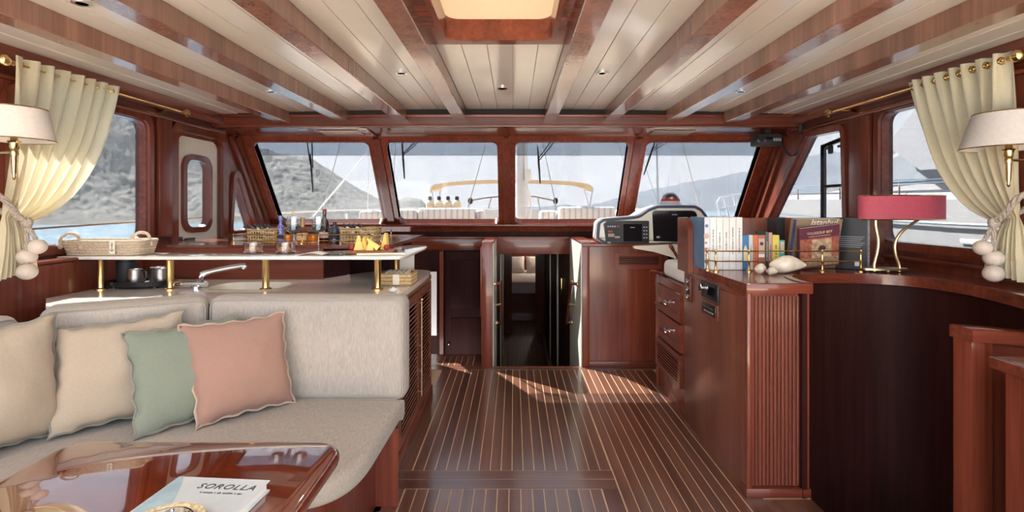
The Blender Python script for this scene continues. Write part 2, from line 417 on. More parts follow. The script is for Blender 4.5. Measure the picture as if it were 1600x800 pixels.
for yy in (4.07, 3.91):
    b = B().box(X-.02, X+.01, yy-.022, yy+.022, 1.83, 1.90, .012); b.box(X-.03, X-.018, yy-.012, yy+.04, 1.865, 1.885, .004)
    obj('latch', b, MT['black_soft'], wf)
# battens, cornices
b = B()
for s, x in ((1, XL), (-1, XR)):
    n = 'left' if s > 0 else 'right'
    xx = sorted((x, x+s*.095)); tr = struct('trim_1' if s > 0 else 'trim_2', box(xx[0], xx[1], -.6, 4.36, 2.10, 2.205, .012), MT['gloss_y'], 'wooden cornice moulding under the ceiling on the %s' % ('galley side' if s > 0 else 'bookshelf side'), 'trim')
    x2 = sorted((x, x+s*.035)); obj('lower_moulding', box(x2[0], x2[1], -.6, 4.5, 2.045, 2.07, .008), MT['gloss_y'], tr)
    # slanted battens of the corner pillar
    for k, (ya, za, yb, zb) in enumerate((((4.70, 2.05, 5.36, 1.15), (4.60, 2.05, 5.24, 1.15)))):
        d = V((0, yb-ya, zb-za)); q = V((0, -d.z, d.y)).normalized()*.022
        l = [[V((xq, ya, za))+q, V((xq, yb, zb))+q, V((xq, yb, zb))-q, V((xq, ya, za))-q] for xq in (x, x+s*.03)]
        obj('pillar_batten', B().loft(l), MT['mahogany_z'], tr)
# vertical pilasters between window and door
obj('pilaster', box(XL, XL+.03, 3.66, 3.80, 1.187, 2.045, .008), MT['mahogany_z'], wall_left)
obj('pilaster', box(XR-.03, XR, 3.51, 3.72, 1.05, 2.045, .008), MT['mahogany_z'], wall_right)
obj('sill', box(XL-.0, XL+.128, .2, 3.66, 1.105, 1.125, .008), MT['gloss_y'], wall_left)
obj('sill', box(XR-.045, XR, 2.2, 3.6, 1.075, 1.105, .01), MT['gloss_y'], wall_right)

obj('wainscot', box(XL+.001, XL+.12, .2, 3.372, .0, 1.105, .01), MT['mahogany_z'], wall_left)
# cream side door with a long rounded port
door = struct('door_1', B().ring(rpoly(off(dr, .075), .13), rpoly(off(dr, -.004), .09), fL, -.028, .02), MT['gloss_z'], 'cream side door with long rounded port in a wooden frame', 'door')
port = rect(3.985, 4.30, 1.235, 1.795)
leaf = plate(B(), rpoly(off(dr, -.012), .08), [rpoly(port, .09)], fL, .012, .045)
lf = obj('leaf', leaf, MT['cream'], door)
obj('leaf_edge', B().ring(rpoly(off(dr, -.004), .085), rpoly(off(dr, -.035), .07), fL, .002, .016), MT['gloss_z'], door)
pf = obj('port_frame', B().ring(rpoly(off(port, .032), .11), rpoly(off(port, -.012), .075), fL, -.012, .05), MT['gloss_z'], door)
obj('port_pane', B().prism(rpoly(port, .08), fL, .04, .046), MT['pane'], pf)
b = B().box(XL+.0, XL+.03, 3.98, 4.06, 1.00, 1.075, .006); b.tube([(XL+.03, 4.02, 1.04), (XL+.07, 4.02, 1.04), (XL+.08, 4.15, 1.03)], .012)
obj('latch', b, MT['steel'], door)
b = B().box(XL-.01, XL+.02, 3.87, 3.93, 1.09, 1.18, .005); b.tube([(XL+.02, 3.9, 1.13), (XL+.05, 3.92, 1.16), (XL+.05, 4.02, 1.16)], .01)
obj('bolt', b, MT['black'], door)

# windscreen
FW = [(-2.455, -1.37), (-1.20, -.158), (.013, 1.08), (1.25, 2.335)]
vt0, vt1 = .012, .985
b = plate(B(), [(XL, -.10), (XR, -.10), (XR, 1.06), (XL, 1.06)], [rpoly(rect(a, c, vt0, vt1), .055) for a, c in FW], fF, -.025, .05)
wall_front = struct('wall_front', b, MT['gloss_z'], 'raked wooden windscreen frame across the front of the saloon', 'wall')
for i, (a, c) in enumerate(FW):
    po = rect(a, c, vt0, vt1)
    lb = ['leftmost windscreen pane looking to the hillside', 'windscreen pane left of the centre post, tan awning outside', 'windscreen pane right of the centre post, mast outside', 'rightmost windscreen pane above the helm screens']
    fr = struct('window_%d' % (7+i), B().ring(rpoly(off(po, .016), .06), rpoly(po, .05), fF, -.034, .05), MT['gloss_z'], lb[i], 'window')
    obj('pane', B().prism(rpoly(off(po, .004), .052), fF, .03, .036), MT['pane'], fr)
    obj('tint_strip', B().prism(rpoly(rect(a-.004, c+.004, .80, vt1+.004), [.001, .001, .052, .052]), fF, .037, .039), MT['pane_tint'], fr)
for cx in (-1.285, -.0725, 1.165):
    b = B().prism(rect(cx-.034, cx+.034, -.02, 1.03), fF, -.05, -.025)
    obj('mullion_cover', b, MT['mahogany_z'], wall_front)
obj('sill', box(XL, XR, 5.33, 5.46, 1.205, 1.232, .008), MT['gloss_x'], wall_front)
obj('lower_panel', box(XL, -1.12, 5.47, 5.50, -.06, 1.21), MT['dark'], wall_front)
obj('lower_panel', box(-1.12, .62, 5.47, 5.50, 1.0, 1.21), MT['dark'], wall_front)
obj('lower_panel', box(.62, XR, 5.47, 5.50, -.06, 1.21), MT['dark'], wall_front)

# header, soffit, vents
hd = struct('trim_3', box(XL, XR, 4.35, 4.41, 2.09, 2.25), MT['mahogany_x'], 'wooden header above the windscreen where the ceiling beams end', 'trim')
obj('upper_moulding', box(XL+.09, XR-.09, 4.325, 4.352, 2.17, 2.20, .006), MT['gloss_x'], hd)
obj('lower_moulding', box(XL, XR, 4.335, 4.352, 2.088, 2.108, .005), MT['gloss_x'], hd)
so = obj('soffit', B().loft([[V((x, 4.41, 2.092)), V((x, 4.88, 2.062)), V((x, 4.88, 2.10)), V((x, 4.41, 2.12))] for x in (XL, XR)]), MT['gloss_x'], hd)
for cx in (-1.29, -.07, 1.17):
    obj('soffit_rib', B().loft([[V((x, 4.37, 2.082)), V((x, 4.86, 2.05)), V((x, 4.86, 2.07)), V((x, 4.41, 2.10))] for x in (cx-.022, cx+.022)]), MT['gloss_y'], hd)
for cx in (-1.55, 1.42):
    b = B(); 
    for k in range(5): b.loft([[V((x, 4.50+.05*k, 2.083-.0032*k)), V((x, 4.53+.05*k, 2.0795-.0032*k)), V((x, 4.53+.05*k, 2.09)), V((x, 4.50+.05*k, 2.09))] for x in (cx-.18, cx+.18)])
    g = obj('vent_grille', b, MT['mahogany_x'], hd)
    obj('vent_shade', box(cx-.18, cx+.18, 4.5, 4.73, 2.0775, 2.0785, M=Matrix.Translation((0, 0, .004))), MT['gap_shade'], hd)  # thin black sheet standing for the shade between the slats

# ceiling: cambered planks between fore-and-aft beams, roof above with a square hatch
cam_ = lambda x: -.0075*(x+.07)**2
BEAMS = [(-2.0, -1.9), (-1.5, -1.397), (-1.01, -.903), (-.508, -.402), (.256, .36), (.767, .875), (1.283, 1.383), (1.775, 1.885)]
HY0, HY1 = 1.72, 2.53
RB = .2; b = B(); zr = 2.30  # roof stops short behind the camera so daylight can fill the saloon
for x0, x1, y0, y1 in ((-2.7, -.40, RB, 4.93), (.25, 2.6, RB, 4.93), (-.40, .25, RB, HY0+.05), (-.40, .25, HY1-.05, 4.93)): b.box(x0, x1, y0, y1, zr, zr+.05)
ceil = struct('ceiling', b, MT['groove'], 'cream planked ceiling between the wooden beams', 'ceiling')
edges = [XL+.06]+[q for t in BEAMS for q in t]+[XR-.06]
for i in range(0, len(edges), 2):
    a, c = edges[i], edges[i+1]; n = max(2, round((c-a)/.145)); p = (c-a)/n
    for k in range(n):
        xa, xb = a+k*p+.001, a+(k+1)*p-.001; xm = (xa+xb)/2; z = 2.236+cam_(xm)
        spans = [(RB, 4.325)] if not (-.40 < xm < .25) else [(RB, HY0), (HY1, 4.325)]
        for y0, y1 in spans: obj('ceiling_plank', box(xa, xb, y0, y1, z, z+.02, .0018, seg=1), MT['ceiling'], ceil)
obj('gap_shade_strip', box(XL, XR, 4.325, 4.35, 2.19, 2.27), MT['gap_shade'], ceil)  # solid black strip painting the shade between ceiling and header
for i, (a, c) in enumerate(BEAMS):
    m = (a+c)/2; z = 2.147+cam_(m)
    tr = struct('trim_%d' % (4+i), box(a, c, RB, 4.36, z, 2.25+cam_(m), .004, seg=1), MT['beam'], ['leftmost', 'second', 'third', 'fourth', 'fifth', 'sixth', 'seventh', 'rightmost'][i]+' wooden ceiling beam counted from the galley wall', 'beam')
# hatch with rounded opening and a pale blind
fC = lambda u, v, t: V((u, v, t))
hp = rect(-.402, .256, HY0, HY1); ho = rpoly(rect(-.325, .18, HY0+.08, HY1-.085), .07)
hatch = thing('roof_hatch', (-.07, 2.12, 2.2), 'square wooden roof hatch with rounded cream blind between the middle beams', 'hatch')
obj('frame', B().ring(rpoly(hp, .003), ho, fC, 2.208, 2.27), MT['gloss_x'], hatch)
obj('inner_rim', B().ring(rpoly(off(rect(-.325, .18, HY0+.08, HY1-.085), .02), .08), rpoly(off(rect(-.325, .18, HY0+.08, HY1-.085), -.005), .065), fC, 2.20, 2.30), MT['gloss_y'], hatch)
fabric('blind', (.47, .39, .30, 1), (.54, .45, .35, 1), 200, bst=.05, transl=.3)
obj('blind', B().prism(rpoly(off(rect(-.325, .18, HY0+.08, HY1-.085), .015), .075), fC, 2.305, 2.309), MT['blind'], hatch)
emit('lamp_glow', (1, .86, .66, 1), 3)
DL = [(423, 142), (627, 113), (785, 137), (941, 113), (1157, 142), (128, 3)]
DLn = ['between the first and second beams, over the galley', 'between the third and fourth beams', 'between the two middle beams, ahead of the hatch', 'between the fifth and sixth beams', 'between the last two beams on the bookshelf side', 'at the upper left edge above the curtain']
for (x, y), nm in zip(DL, DLn):
    X0 = (x-803)/800; z = 2.232; Yd = (z-1.4)*800/(325-y); Xd = X0*Yd; z = 2.236+cam_(Xd); Yd = (z-1.4)*800/(325-y); Xd = X0*Yd
    t = thing('ceiling_downlight', (Xd, Yd, z-.008), 'small round metal downlight '+nm, 'downlight', 'ceiling downlights')
    obj('ring', B().lathe([(.022, 0), (.036, 0), (.036, .004), (.033, .008), (.022, .008), (.022, 0)], (Xd, Yd, z-.008), 20), MT['chrome'], t)
    ld = bpy.data.lights.new('downlight', 'SPOT'); ld.energy = 9; ld.color = (1, .87, .70); ld.spot_size = R(150); ld.spot_blend = 1; ld.shadow_soft_size = .03
    lo = bpy.data.objects.new('downlight_beam', ld); C.objects.link(lo); lo.parent = t; lo.location = (0, 0, -.006)
    obj('bulb', B().lathe([(.022, .004), (.022, .007), (.001, .007)], (Xd, Yd, z-.008), 16), MT['lamp_glow'], t)

# ------------------------------------------------------------------ companionway to the fore cabins
def rail(pts, parent, nm='handrail'): return obj(nm, B().tube(bez(pts, 5), .014, 8), MT['gloss_z'], parent)
cw = thing('companionway', (.2, 4.9, 0), 'stair opening with cream inner sides and wooden posts leading to the fore cabin', 'companionway', kind='structure')
obj('post', box(-.285, -.186, 4.49, 4.53, -.0, 1.10, .004), MT['gloss_z'], cw)
obj('side_panel', box(-.285, -.19, 4.531, 5.40, -1.2, 1.085), MT['mahogany_z'], cw)
obj('lining', box(-.189, -.180, 4.531, 5.40, -.35, 1.083), MT['cream_green'], cw)
obj('cap', box(-.288, -.178, 4.53, 5.40, 1.085, 1.102, .004), MT['gloss_y'], cw)
obj('side_panel', box(.60, .66, 4.531, 5.40, -1.2, 1.083), MT['mahogany_z'], cw)
obj('lining', box(.589, .599, 4.50, 5.40, -.35, 1.083), MT['cream_green'], cw)
obj('cap', box(.586, .72, 4.49, 5.40, 1.085, 1.102, .004), MT['gloss_y'], cw)
obj('lintel', box(-.18, .589, 5.38, 5.44, .914, 1.10, .006), MT['gloss_x'], cw)
obj('brass_plate', box(.583, .589, 4.62, 4.66, .68, .75, .003), MT['brass'], cw)
obj('step_edge', box(-.186, .589, 4.50, 4.53, -.03, .002, .004), MT['gloss_x'], cw)
for s, x in ((1, -.18), (-1, .589)):
    y0, y1 = (4.72, 5.15) if s > 0 else (4.70, 5.18)
    pts = [(x, y0, .70), (x+s*.045, y0, .705), (x+s*.055, y0+.06, .68), (x+s*.055, y1-.03, .27), (x+s*.045, y1, .245), (x, y1, .245)]
    h = rail(pts, cw)
    b = B().tube([(x, (y0+y1)/2, .46), (x+s*.055, (y0+y1)/2, .475)], .01); b.ball((x+s*.004, y1, .245), .022, 10); b.ball((x+s*.004, y0, .70), .022, 10)
    obj('bracket', b, MT['brass_soft'], h)
# left recess beside the companionway: lintel, dark door below
lt = thing('side_recess', (-.7, 5.4, 0), 'dark recess with a lower cabin door between galley and companionway', 'recess', kind='structure')
obj('lintel', box(-1.12, -.288, 5.38, 5.44, .955, 1.085, .006), MT['gloss_x'], lt)
obj('lintel_cap', box(-1.12, -.288, 5.33, 5.45, 1.085, 1.10, .004), MT['gloss_x'], lt)
obj('jamb', box(-.77, -.73, 5.30, 5.36, -1.1, .95), MT['mahogany_z'], lt)
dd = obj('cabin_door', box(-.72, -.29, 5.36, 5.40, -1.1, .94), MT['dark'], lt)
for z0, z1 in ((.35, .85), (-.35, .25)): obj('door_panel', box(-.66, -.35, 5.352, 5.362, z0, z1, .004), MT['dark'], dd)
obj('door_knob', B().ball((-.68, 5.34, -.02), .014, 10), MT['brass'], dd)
obj('leak_stop', box(-1.14, -.28, 5.405, 5.43, -1.2, .96), MT['gap_shade'], lt)
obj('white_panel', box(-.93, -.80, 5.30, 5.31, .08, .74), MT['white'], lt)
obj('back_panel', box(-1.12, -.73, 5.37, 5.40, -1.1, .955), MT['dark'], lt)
obj('hinged_leaf', box(-.295, -.285, 4.50, 4.9, .45, 1.05, .002), MT['gloss_z'], lt)
# lower corridor
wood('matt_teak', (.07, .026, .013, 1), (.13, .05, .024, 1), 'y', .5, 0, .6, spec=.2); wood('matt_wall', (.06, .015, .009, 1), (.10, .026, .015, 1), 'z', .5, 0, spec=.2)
co = thing('lower_corridor', (.2, 9, -1.06), 'dim lower passage with plank floor and cabin doors seen through the stair opening', 'corridor', kind='structure')
ZC = -1.06
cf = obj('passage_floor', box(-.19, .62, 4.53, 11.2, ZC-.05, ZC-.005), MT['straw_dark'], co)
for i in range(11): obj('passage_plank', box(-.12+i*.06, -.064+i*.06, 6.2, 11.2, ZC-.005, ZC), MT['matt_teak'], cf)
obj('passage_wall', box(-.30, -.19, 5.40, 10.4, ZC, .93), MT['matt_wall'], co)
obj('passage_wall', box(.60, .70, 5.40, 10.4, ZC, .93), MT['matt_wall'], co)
obj('passage_ceiling', box(-.30, .70, 5.44, 14.2, .93, .96), MT['cream'], co)
for x, y, zt in ((-.186, 7.2, .85), (-.186, 8.6, .85), (.592, 7.0, .85), (.592, 8.4, .85)):
    obj('cabin_doorway', box(x-.008, x+.008, y, y+.62, ZC, zt, .003), MT['matt_wall'], co)
    obj('door_casing', box(x-.012, x+.012, y-.09, y-.01, ZC, zt+.06, .003), MT['cream'], co)
obj('end_frame', box(-.19, -.04, 10.0, 10.1, ZC, .93), MT['gloss_z'], co)
obj('end_frame', box(.42, .60, 10.0, 10.1, ZC, .93), MT['gloss_z'], co)
obj('brass_hook', box(.57, .59, 6.2, 6.23, .35, .55, .004), MT['brass'], co)
b = B().box(-1.3, -1.25, 10.1, 14.2, ZC, .96); b.box(1.6, 1.65, 10.1, 14.2, ZC, .96); b.box(-1.3, 1.65, 14.2, 14.25, ZC, .96); b.box(-1.3, 1.65, 11.2, 14.2, ZC-.05, ZC)
b.box(-1.3, -.30, 10.38, 10.42, ZC, .96); b.box(.70, 1.65, 10.38, 10.42, ZC, .96)
obj('cabin_wall', b, MT['mahogany_x'], co)
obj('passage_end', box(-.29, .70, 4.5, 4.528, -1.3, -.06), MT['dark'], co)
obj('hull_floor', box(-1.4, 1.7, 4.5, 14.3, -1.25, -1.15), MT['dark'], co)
for s in range(5):
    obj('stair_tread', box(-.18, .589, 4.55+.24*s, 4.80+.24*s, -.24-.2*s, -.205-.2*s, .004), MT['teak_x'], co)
cl = thing('berth_fill', (.9, 13.9, .5), 'unseen fill light added to brighten the far berth', 'lamp')  # fill light added out of sight so the berth is not black
obj('fill_shade', B().lathe([(.03, 0), (.05, .02), (.05, .10), (.03, .12)], (.9, 13.95, .45), 14), MT['lamp_glow'], cl)
obj('fill_arm', B().tube([(.9, 13.95, .52), (.9, 14.2, .52)], .012, 6), MT['brass'], cl)
ld = bpy.data.lights.new('berth_fill_light', 'POINT'); ld.energy = 14; ld.color = (1, .86, .72); ld.shadow_soft_size = .08
lo = bpy.data.objects.new('berth_fill_glow', ld); C.objects.link(lo); lo.parent = cl; lo.location = (0, -.25, .05)
# berth at the end of the corridor
bd = thing('berth', (.3, 12.6, ZC), 'made-up pale berth glimpsed at the end of the lower passage', 'bed')
obj('bed_base', box(-.8, 1.3, 11.6, 13.9, ZC, -.55), MT['mahogany_x'], bd)
obj('mattress', box(-.8, 1.3, 11.6, 13.9, -.55, -.28, .06, seg=3), MT['bedding'], bd)
def pillow_mesh(c00, c10, c01, c11, th, n=14, ear=.05, conc=.05):
    c00, c10, c01, c11 = map(V, (c00, c10, c01, c11)); cen = (c00+c10+c01+c11)/4
    nrm = ((c10-c00).cross(c01-c00)).normalized()
    def pt(u, v, s):
        a, d = 2*u-1, 2*v-1
        uu = .5+.5*a*(1-conc*(1-d*d)); vv = .5+.5*d*(1-conc*(1-a*a))
        p = lerp(lerp(c00, c10, uu), lerp(c01, c11, uu), vv)
        t = ((1-a*a)*(1-d*d))**.42
        p += ((c10-c00).normalized()*math.sin(v*31+u)*.0055*abs(a)**10+(c01-c00).normalized()*math.sin(u*29)*.005*abs(d)**10)*(1 if th < .16 else .8)*ear/.05
        wr_ = noise.noise(p*9)*.012*t+noise.noise(p*23)*.004*t
        return p+nrm*(s*th*t*.5+wr_)
    b = B()
    for s in (1, -1): b.grid(lambda u, v: pt(u, v, s), n, n)
    edge = [pt(i/n, 0, 0) for i in range(n)]+[pt(1, i/n, 0) for i in range(n)]+[pt(1-i/n, 1, 0) for i in range(n)]+[pt(0, 1-i/n, 0) for i in range(n)]
    return b, edge
for x0, lb in ((-.22, 'grey patterned pillow on the far berth, left one'), (.32, 'pale pillow on the far berth, right one')):
    b, _ = pillow_mesh((x0, 13.2, -.26), (x0+.5, 13.2, -.26), (x0, 13.6, .12), (x0+.5, 13.6, .12), .16)
    obj('berth_pillow', b, MT['bedding'], None, lb, 'pillow', 'pillows on the berth', weld=True)
# ------------------------------------------------------------------ galley
def inset(pts, d):
    n = len(pts); out = []
    A = sum(pts[i][0]*pts[(i+1) % n][1]-pts[(i+1) % n][0]*pts[i][1] for i in range(n)); sg = 1 if A > 0 else -1
    for i in range(n):
        a = V(pts[i-1]).to_2d(); p = V(pts[i]).to_2d(); c = V(pts[(i+1) % n]).to_2d()
        t = (c-a); t = t.normalized() if t.length > 1e-7 else V((1, 0))
        out.append((p.x-t.y*sg*d, p.y+t.x*sg*d))
    return out
def cushion(pts, z0, z1, r=.03, k=4, crown=0):
    L = []
    for i in range(k+1):
        a = PI/2*i/k; L.append((inset(pts, r*(1-math.sin(a))), z0+r*(1-math.cos(a))))
    for i in range(k+1):
        a = PI/2*i/k; L.append((inset(pts, r*(1-math.cos(a))), z1-r+r*math.sin(a)))
    return B().loft([[V((x, y, z)) for x, y in l] for l, z in L])
def arcpoly(pts, n=5):                # closed smooth-ish polygon: list of (x, y) or [smooth chain]
    out = []
    for p in pts:
        if isinstance(p, list): out += [(q.x, q.y) for q in bez([V((a, c, 0)) for a, c in p], n)]
        else: out.append(p)
    return out

cab = thing('galley_cabinet', (-1.4, 3.2, 0), 'wooden galley base cabinet with louvred doors beside the walkway', 'cabinet')
obj('body', box(-1.25, -.642, 2.68, 3.86, .0, .90), MT['mahogany_z'], cab)
obj('body', box(-2.43, -1.25, 2.68, 3.37, .0, .755), MT['mahogany_z'], cab)
obj('front_rail', box(-2.43, -1.25, 2.68, 2.84, .755, .90), MT['mahogany_x'], cab)
obj('back_rail', box(-2.43, -1.25, 3.28, 3.37, .755, .90), MT['mahogany_x'], cab)
obj('toe_board', box(-.66, -.612, 2.68, 3.86, 0, .07, .004), MT['mahogany_y'], cab)
obj('top_rail', box(-.645, -.622, 2.68, 3.86, .865, .90, .003), MT['brass_soft'], cab)
obj('end_stile', box(-.645, -.622, 2.68, 2.76, .07, .865, .003), MT['mahogany_z'], cab)
slat_me = None
for y0, y1, hy in ((2.765, 3.335, 3.345), (3.375, 3.83, 3.37)):
    d = obj('louvred_door', B().ring(rpoly(rect(y0, y1, .085, .86), .002), rpoly(rect(y0+.045, y1-.045, .13, .815), .002), lambda u, v, t: V((t, u, v)), -.643, -.618), MT['panel_brown'], cab)
    n = 25; sl = None
    for i in range(n):
        z = .135+(.68/n)*i
        if sl is None:
            sl = obj('slat', B().loft([[V((-.640, y, z)), V((-.636, y, z-.003)), V((-.614, y, z+.018)), V((-.618, y, z+.022))] for y in (y0+.046, y1-.046)]), MT['panel_brown'], d)
            zb = WL[sl].z-z
        else: copyat(sl, (WL[sl].x, WL[sl].y, z+zb), d)
    obj('backing', box(-.6425, -.641, y0+.04, y1-.04, .12, .82), MT['dark'], d)
hb = B().tube([(-.604, 3.352, .17), (-.604, 3.352, .80)], .004); hb.ball((-.604, 3.352, .80), .011, 8)
for z in (.2, .5, .78): hb.tube([(-.62, 3.352, z), (-.600, 3.352, z)], .004)
obj('brass_bar', hb, MT['brass_soft'], cab)

wt_poly = arcpoly([(-2.435, 2.665), (-2.24, 2.45), (-2.10, 2.44), (-1.64, 2.665), (-.66, 2.665), [(-.62, 2.70), (-.612, 3.2), (-.612, 3.72), (-.66, 3.87), (-.80, 3.91), (-.95, 3.88), (-1.10, 3.72), (-1.24, 3.46), (-1.32, 3.375)], (-2.435, 3.375)], 5)
sink_hole = rpoly(rect(-1.80, -1.34, 2.90, 3.22), .11)
wtop = obj('worktop', plate(B(), wt_poly, [sink_hole], fC, .90, .93), MT['counter'], None, 'polished pale stone worktop of the galley below the bar shelf', 'worktop')
sk = thing('galley_sink', (-1.57, 3.06, .75), 'cream basin set into the galley worktop', 'sink')
obj('basin', B().loft([[V((x, y, z)) for x, y in rpoly(off(rect(-1.80, -1.34, 2.90, 3.22), d), .11)] for d, z in ((.012, .9315), (.014, .935), (-.012, .936), (-.02, .92), (-.03, .80), (-.06, .775))], cap=False), MT['cream'], sk)
obj('basin_floor', B().prism(rpoly(off(rect(-1.80, -1.34, 2.90, 3.22), -.055), .09), fC, .772, .776), MT['cream'], sk)
# tap
tp = thing('galley_tap', (-1.90, 3.0, .93), 'chrome lever tap with angled spout beside the sink', 'tap')
obj('body', B().tube([(-1.99, 3.0, .955), (-1.80, 3.0, .955)], [.018, .018], 12).lathe([(.028, 0), (.028, .012), (.018, .02)], (-1.86, 3.0, .93), 14), MT['chrome'], tp)
obj('spout', B().tube(bez([(-1.835, 3.0, .95), (-1.835, 3.0, 1.0), (-1.79, 3.01, 1.025), (-1.62, 3.05, 1.058), (-1.615, 3.05, 1.04)], 5), [.016]*10+[.014]*11, 10), MT['chrome'], tp)
obj('lever', box(-2.02, -1.97, 2.99, 3.01, .968, .978, .003), MT['chrome'], tp)

# back ledge with the bottles
ledge = thing('bottle_ledge', (-1.7, 3.9, .93), 'wooden ledge behind the galley worktop carrying bottles and baskets', 'shelf')
obj('back_panel', box(-2.55, -1.26, 3.378, 3.40, .93, 1.131), MT['mahogany_x'], ledge)
lp = [(-2.55, 3.385), (-.86, 3.385), (-.82, 3.43), (-.82, 4.70), (-2.45, 4.70), (-2.45, 3.8), (-2.55, 3.7)]
obj('top', B().prism(lp, fC, 1.131, 1.155), MT['gloss_x'], ledge)
obj('support', box(-1.26, -.97, 3.93, 3.96, .0, 1.131), MT['dark'], ledge)
obj('support', box(-1.0, -.97, 3.96, 4.84, .0, 1.131), MT['dark'], ledge)
obj('white_post', box(-.92, -.78, 4.0, 4.02, .0, 1.05), MT['cream'], ledge)
gr = thing('brass_gallery_rail', (-1.4, 3.5, 1.155), 'brass gallery rail round the bottles on the galley ledge', 'rail')
path = [V((-1.95, 4.1, 0)), V((-1.90, 3.47, 0)), V((-1.43, 3.455, 0)), V((-.96, 3.455, 0)), V((-.985, 3.85, 0)), V((-1.02, 4.25, 0))]
for z in (1.178, 1.219): obj('rail_bar', B().tube([p+V((0, 0, z)) for p in path], .0035, 6), MT['brass'], gr)
for p in path: obj('rail_post', B().lathe([(.012, 0), (.012, .004), (.005, .01), (.004, .018), (.008, .023), (.004, .03), (.004, .058), (.008, .064), (.003, .072)], p+V((0, 0, 1.155)), 10), MT['brass'], gr)

# raised bar shelf on brass posts
bar = thing('bar_shelf', (-1.6, 3.0, .93), 'long pale stone bar shelf standing on brass posts above the worktop', 'bar')
bp = arcpoly([(-2.555, 2.86), (-.68, 2.86), [(-.64, 2.875), (-.618, 2.95), (-.61, 3.30), (-.61, 3.58), (-.64, 3.70), (-.72, 3.74), (-.80, 3.66), (-.90, 3.44), (-1.05, 3.28), (-1.35, 3.13), (-1.7, 3.09)], (-2.555, 3.09)], 5)
obj('shelf_top', cushion(bp, 1.11, 1.13, .007, 3), MT['counter'], bar)
for px_, py_ in ((-2.38, 2.95), (-1.98, 2.95), (-1.43, 2.95), (-.785, 2.95), (-.80, 3.50)):
    obj('post', B().lathe([(.034, 0), (.034, .006), (.021, .012), (.0195, .02), (.0195, .166), (.024, .174), (.028, .180)], (px_, py_, .93), 18), MT['brass'], bar)

# ------------------------------------------------------------------ sofa
sofa = thing('corner_sofa', (-1.4, 2.0, 0), 'built-in corner sofa in beige woven fabric wrapping round the table', 'sofa')
seat = arcpoly([[(-.535, 2.51), (-.545, 2.15), (-.555, 1.93), (-.60, 1.79), (-.70, 1.715), (-.85, 1.70)], [(-1.40, 1.69), (-1.60, 1.62), (-1.68, 1.42), (-1.70, 1.2)], (-1.70, .5), (-2.43, .5), (-2.43, 1.6), (-2.28, 2.15), (-2.0, 2.35), (-1.5, 2.51)], 5)
obj('seat_cushion', cushion(seat, .375, .47, .035, 4), MT['sofa_seat'], sofa)
obj('plinth', B().prism(inset(seat, .11), fC, .0, .37), MT['mahogany_z'], sofa)
def backc(p0, p1, th, z0, z1, nm='back_cushion', bev=.045):
    p0 = V((p0[0], p0[1], 0)); p1 = V((p1[0], p1[1], 0)); d = p1-p0; L = d.length
    M = frameM(p0, d, V((-d.y, d.x, 0)))
    b = box(0, L, 0, th, z0, z1, bev, seg=4)
    bmesh.ops.transform(b.bm, matrix=M, verts=b.bm.verts)
    ob = obj(nm, b, MT['sofa'], sofa)
    r = bev*.3
    loop = rpoly(rect(r, L-r, z0+r, z1-r), bev*.9)
    for dd in (bev*.28, ):
        obj('welt', B().tube([M @ V((u, dd*.5, v)) for u, v in loop], .0035, 6, closed=True), MT['sofa'], ob)
backc((-1.50, 2.50), (-.532, 2.50), .145, .45, .965)
backc((-2.03, 2.175), (-1.488, 2.495), .19, .45, .965)
backc((-2.20, 1.35), (-2.06, 2.15), .15, .45, .955)
obj('end_panel', box(-.66, -.60, 2.648, 2.664, 0, .90, .006), MT['mahogany_z'], sofa)

def throw(c00, c10, c01, c11, th, m, pm, label):
    b, e = pillow_mesh(c00, c10, c01, c11, th, 20, conc=.085)
    o = obj('throw_pillow', b, MT[m], None, label, 'pillow', 'throw pillows on the corner sofa', ang=80, weld=True)
    pts = [p+V((noise.noise(p*14), noise.noise(p*14+V((7, 0, 0))), noise.noise(p*14+V((0, 9, 0)))))*.006 for p in e]
    obj('piping', B().tube(pts, .006, 6, closed=True), MT[pm], o)
zs = .475
throw((-1.33, 2.14, zs), (-1.045, 2.44, zs), (-1.50, 2.29, .875), (-1.105, 2.46, .90), .15, 'pink_cloth', 'piping_pink', 'dusty pink throw pillow in front of the green one')
throw((-1.515, 2.04, zs), (-1.20, 2.40, zs), (-1.685, 2.20, .862), (-1.32, 2.44, .893), .12, 'green_cloth', 'piping_dark', 'sage green throw pillow between the pink and beige ones')
throw((-1.85, 2.03, zs+.01), (-1.53, 2.34, zs), (-1.93, 2.14, .893), (-1.55, 2.40, .925), .12, 'linen', 'piping_dark', 'beige throw pillow with grey piping behind the green one')
throw((-2.02, 1.78, zs), (-1.86, 2.12, zs), (-2.13, 1.74, .93), (-1.90, 2.12, .965), .17, 'linen', 'piping_dark', 'beige throw pillow cut off by the photo edge at the sofa corner')

# ------------------------------------------------------------------ table
tb = thing('saloon_table', (-.92, 1.05, 0), 'highly polished wooden table with rounded corners in front of the sofa', 'table')
tp_ = rpoly(rect(-1.335, -.503, .45, 1.548), .085, 8)
obj('tabletop', cushion(tp_, .652, .70, .02, 4), MT['table'], tb)
obj('pedestal', box(-1.02, -.82, .85, 1.05, .04, .652, .02), MT['gloss_z'], tb)
obj('foot', box(-1.15, -.69, .75, 1.15, 0, .04, .015), MT['gloss_x'], tb)
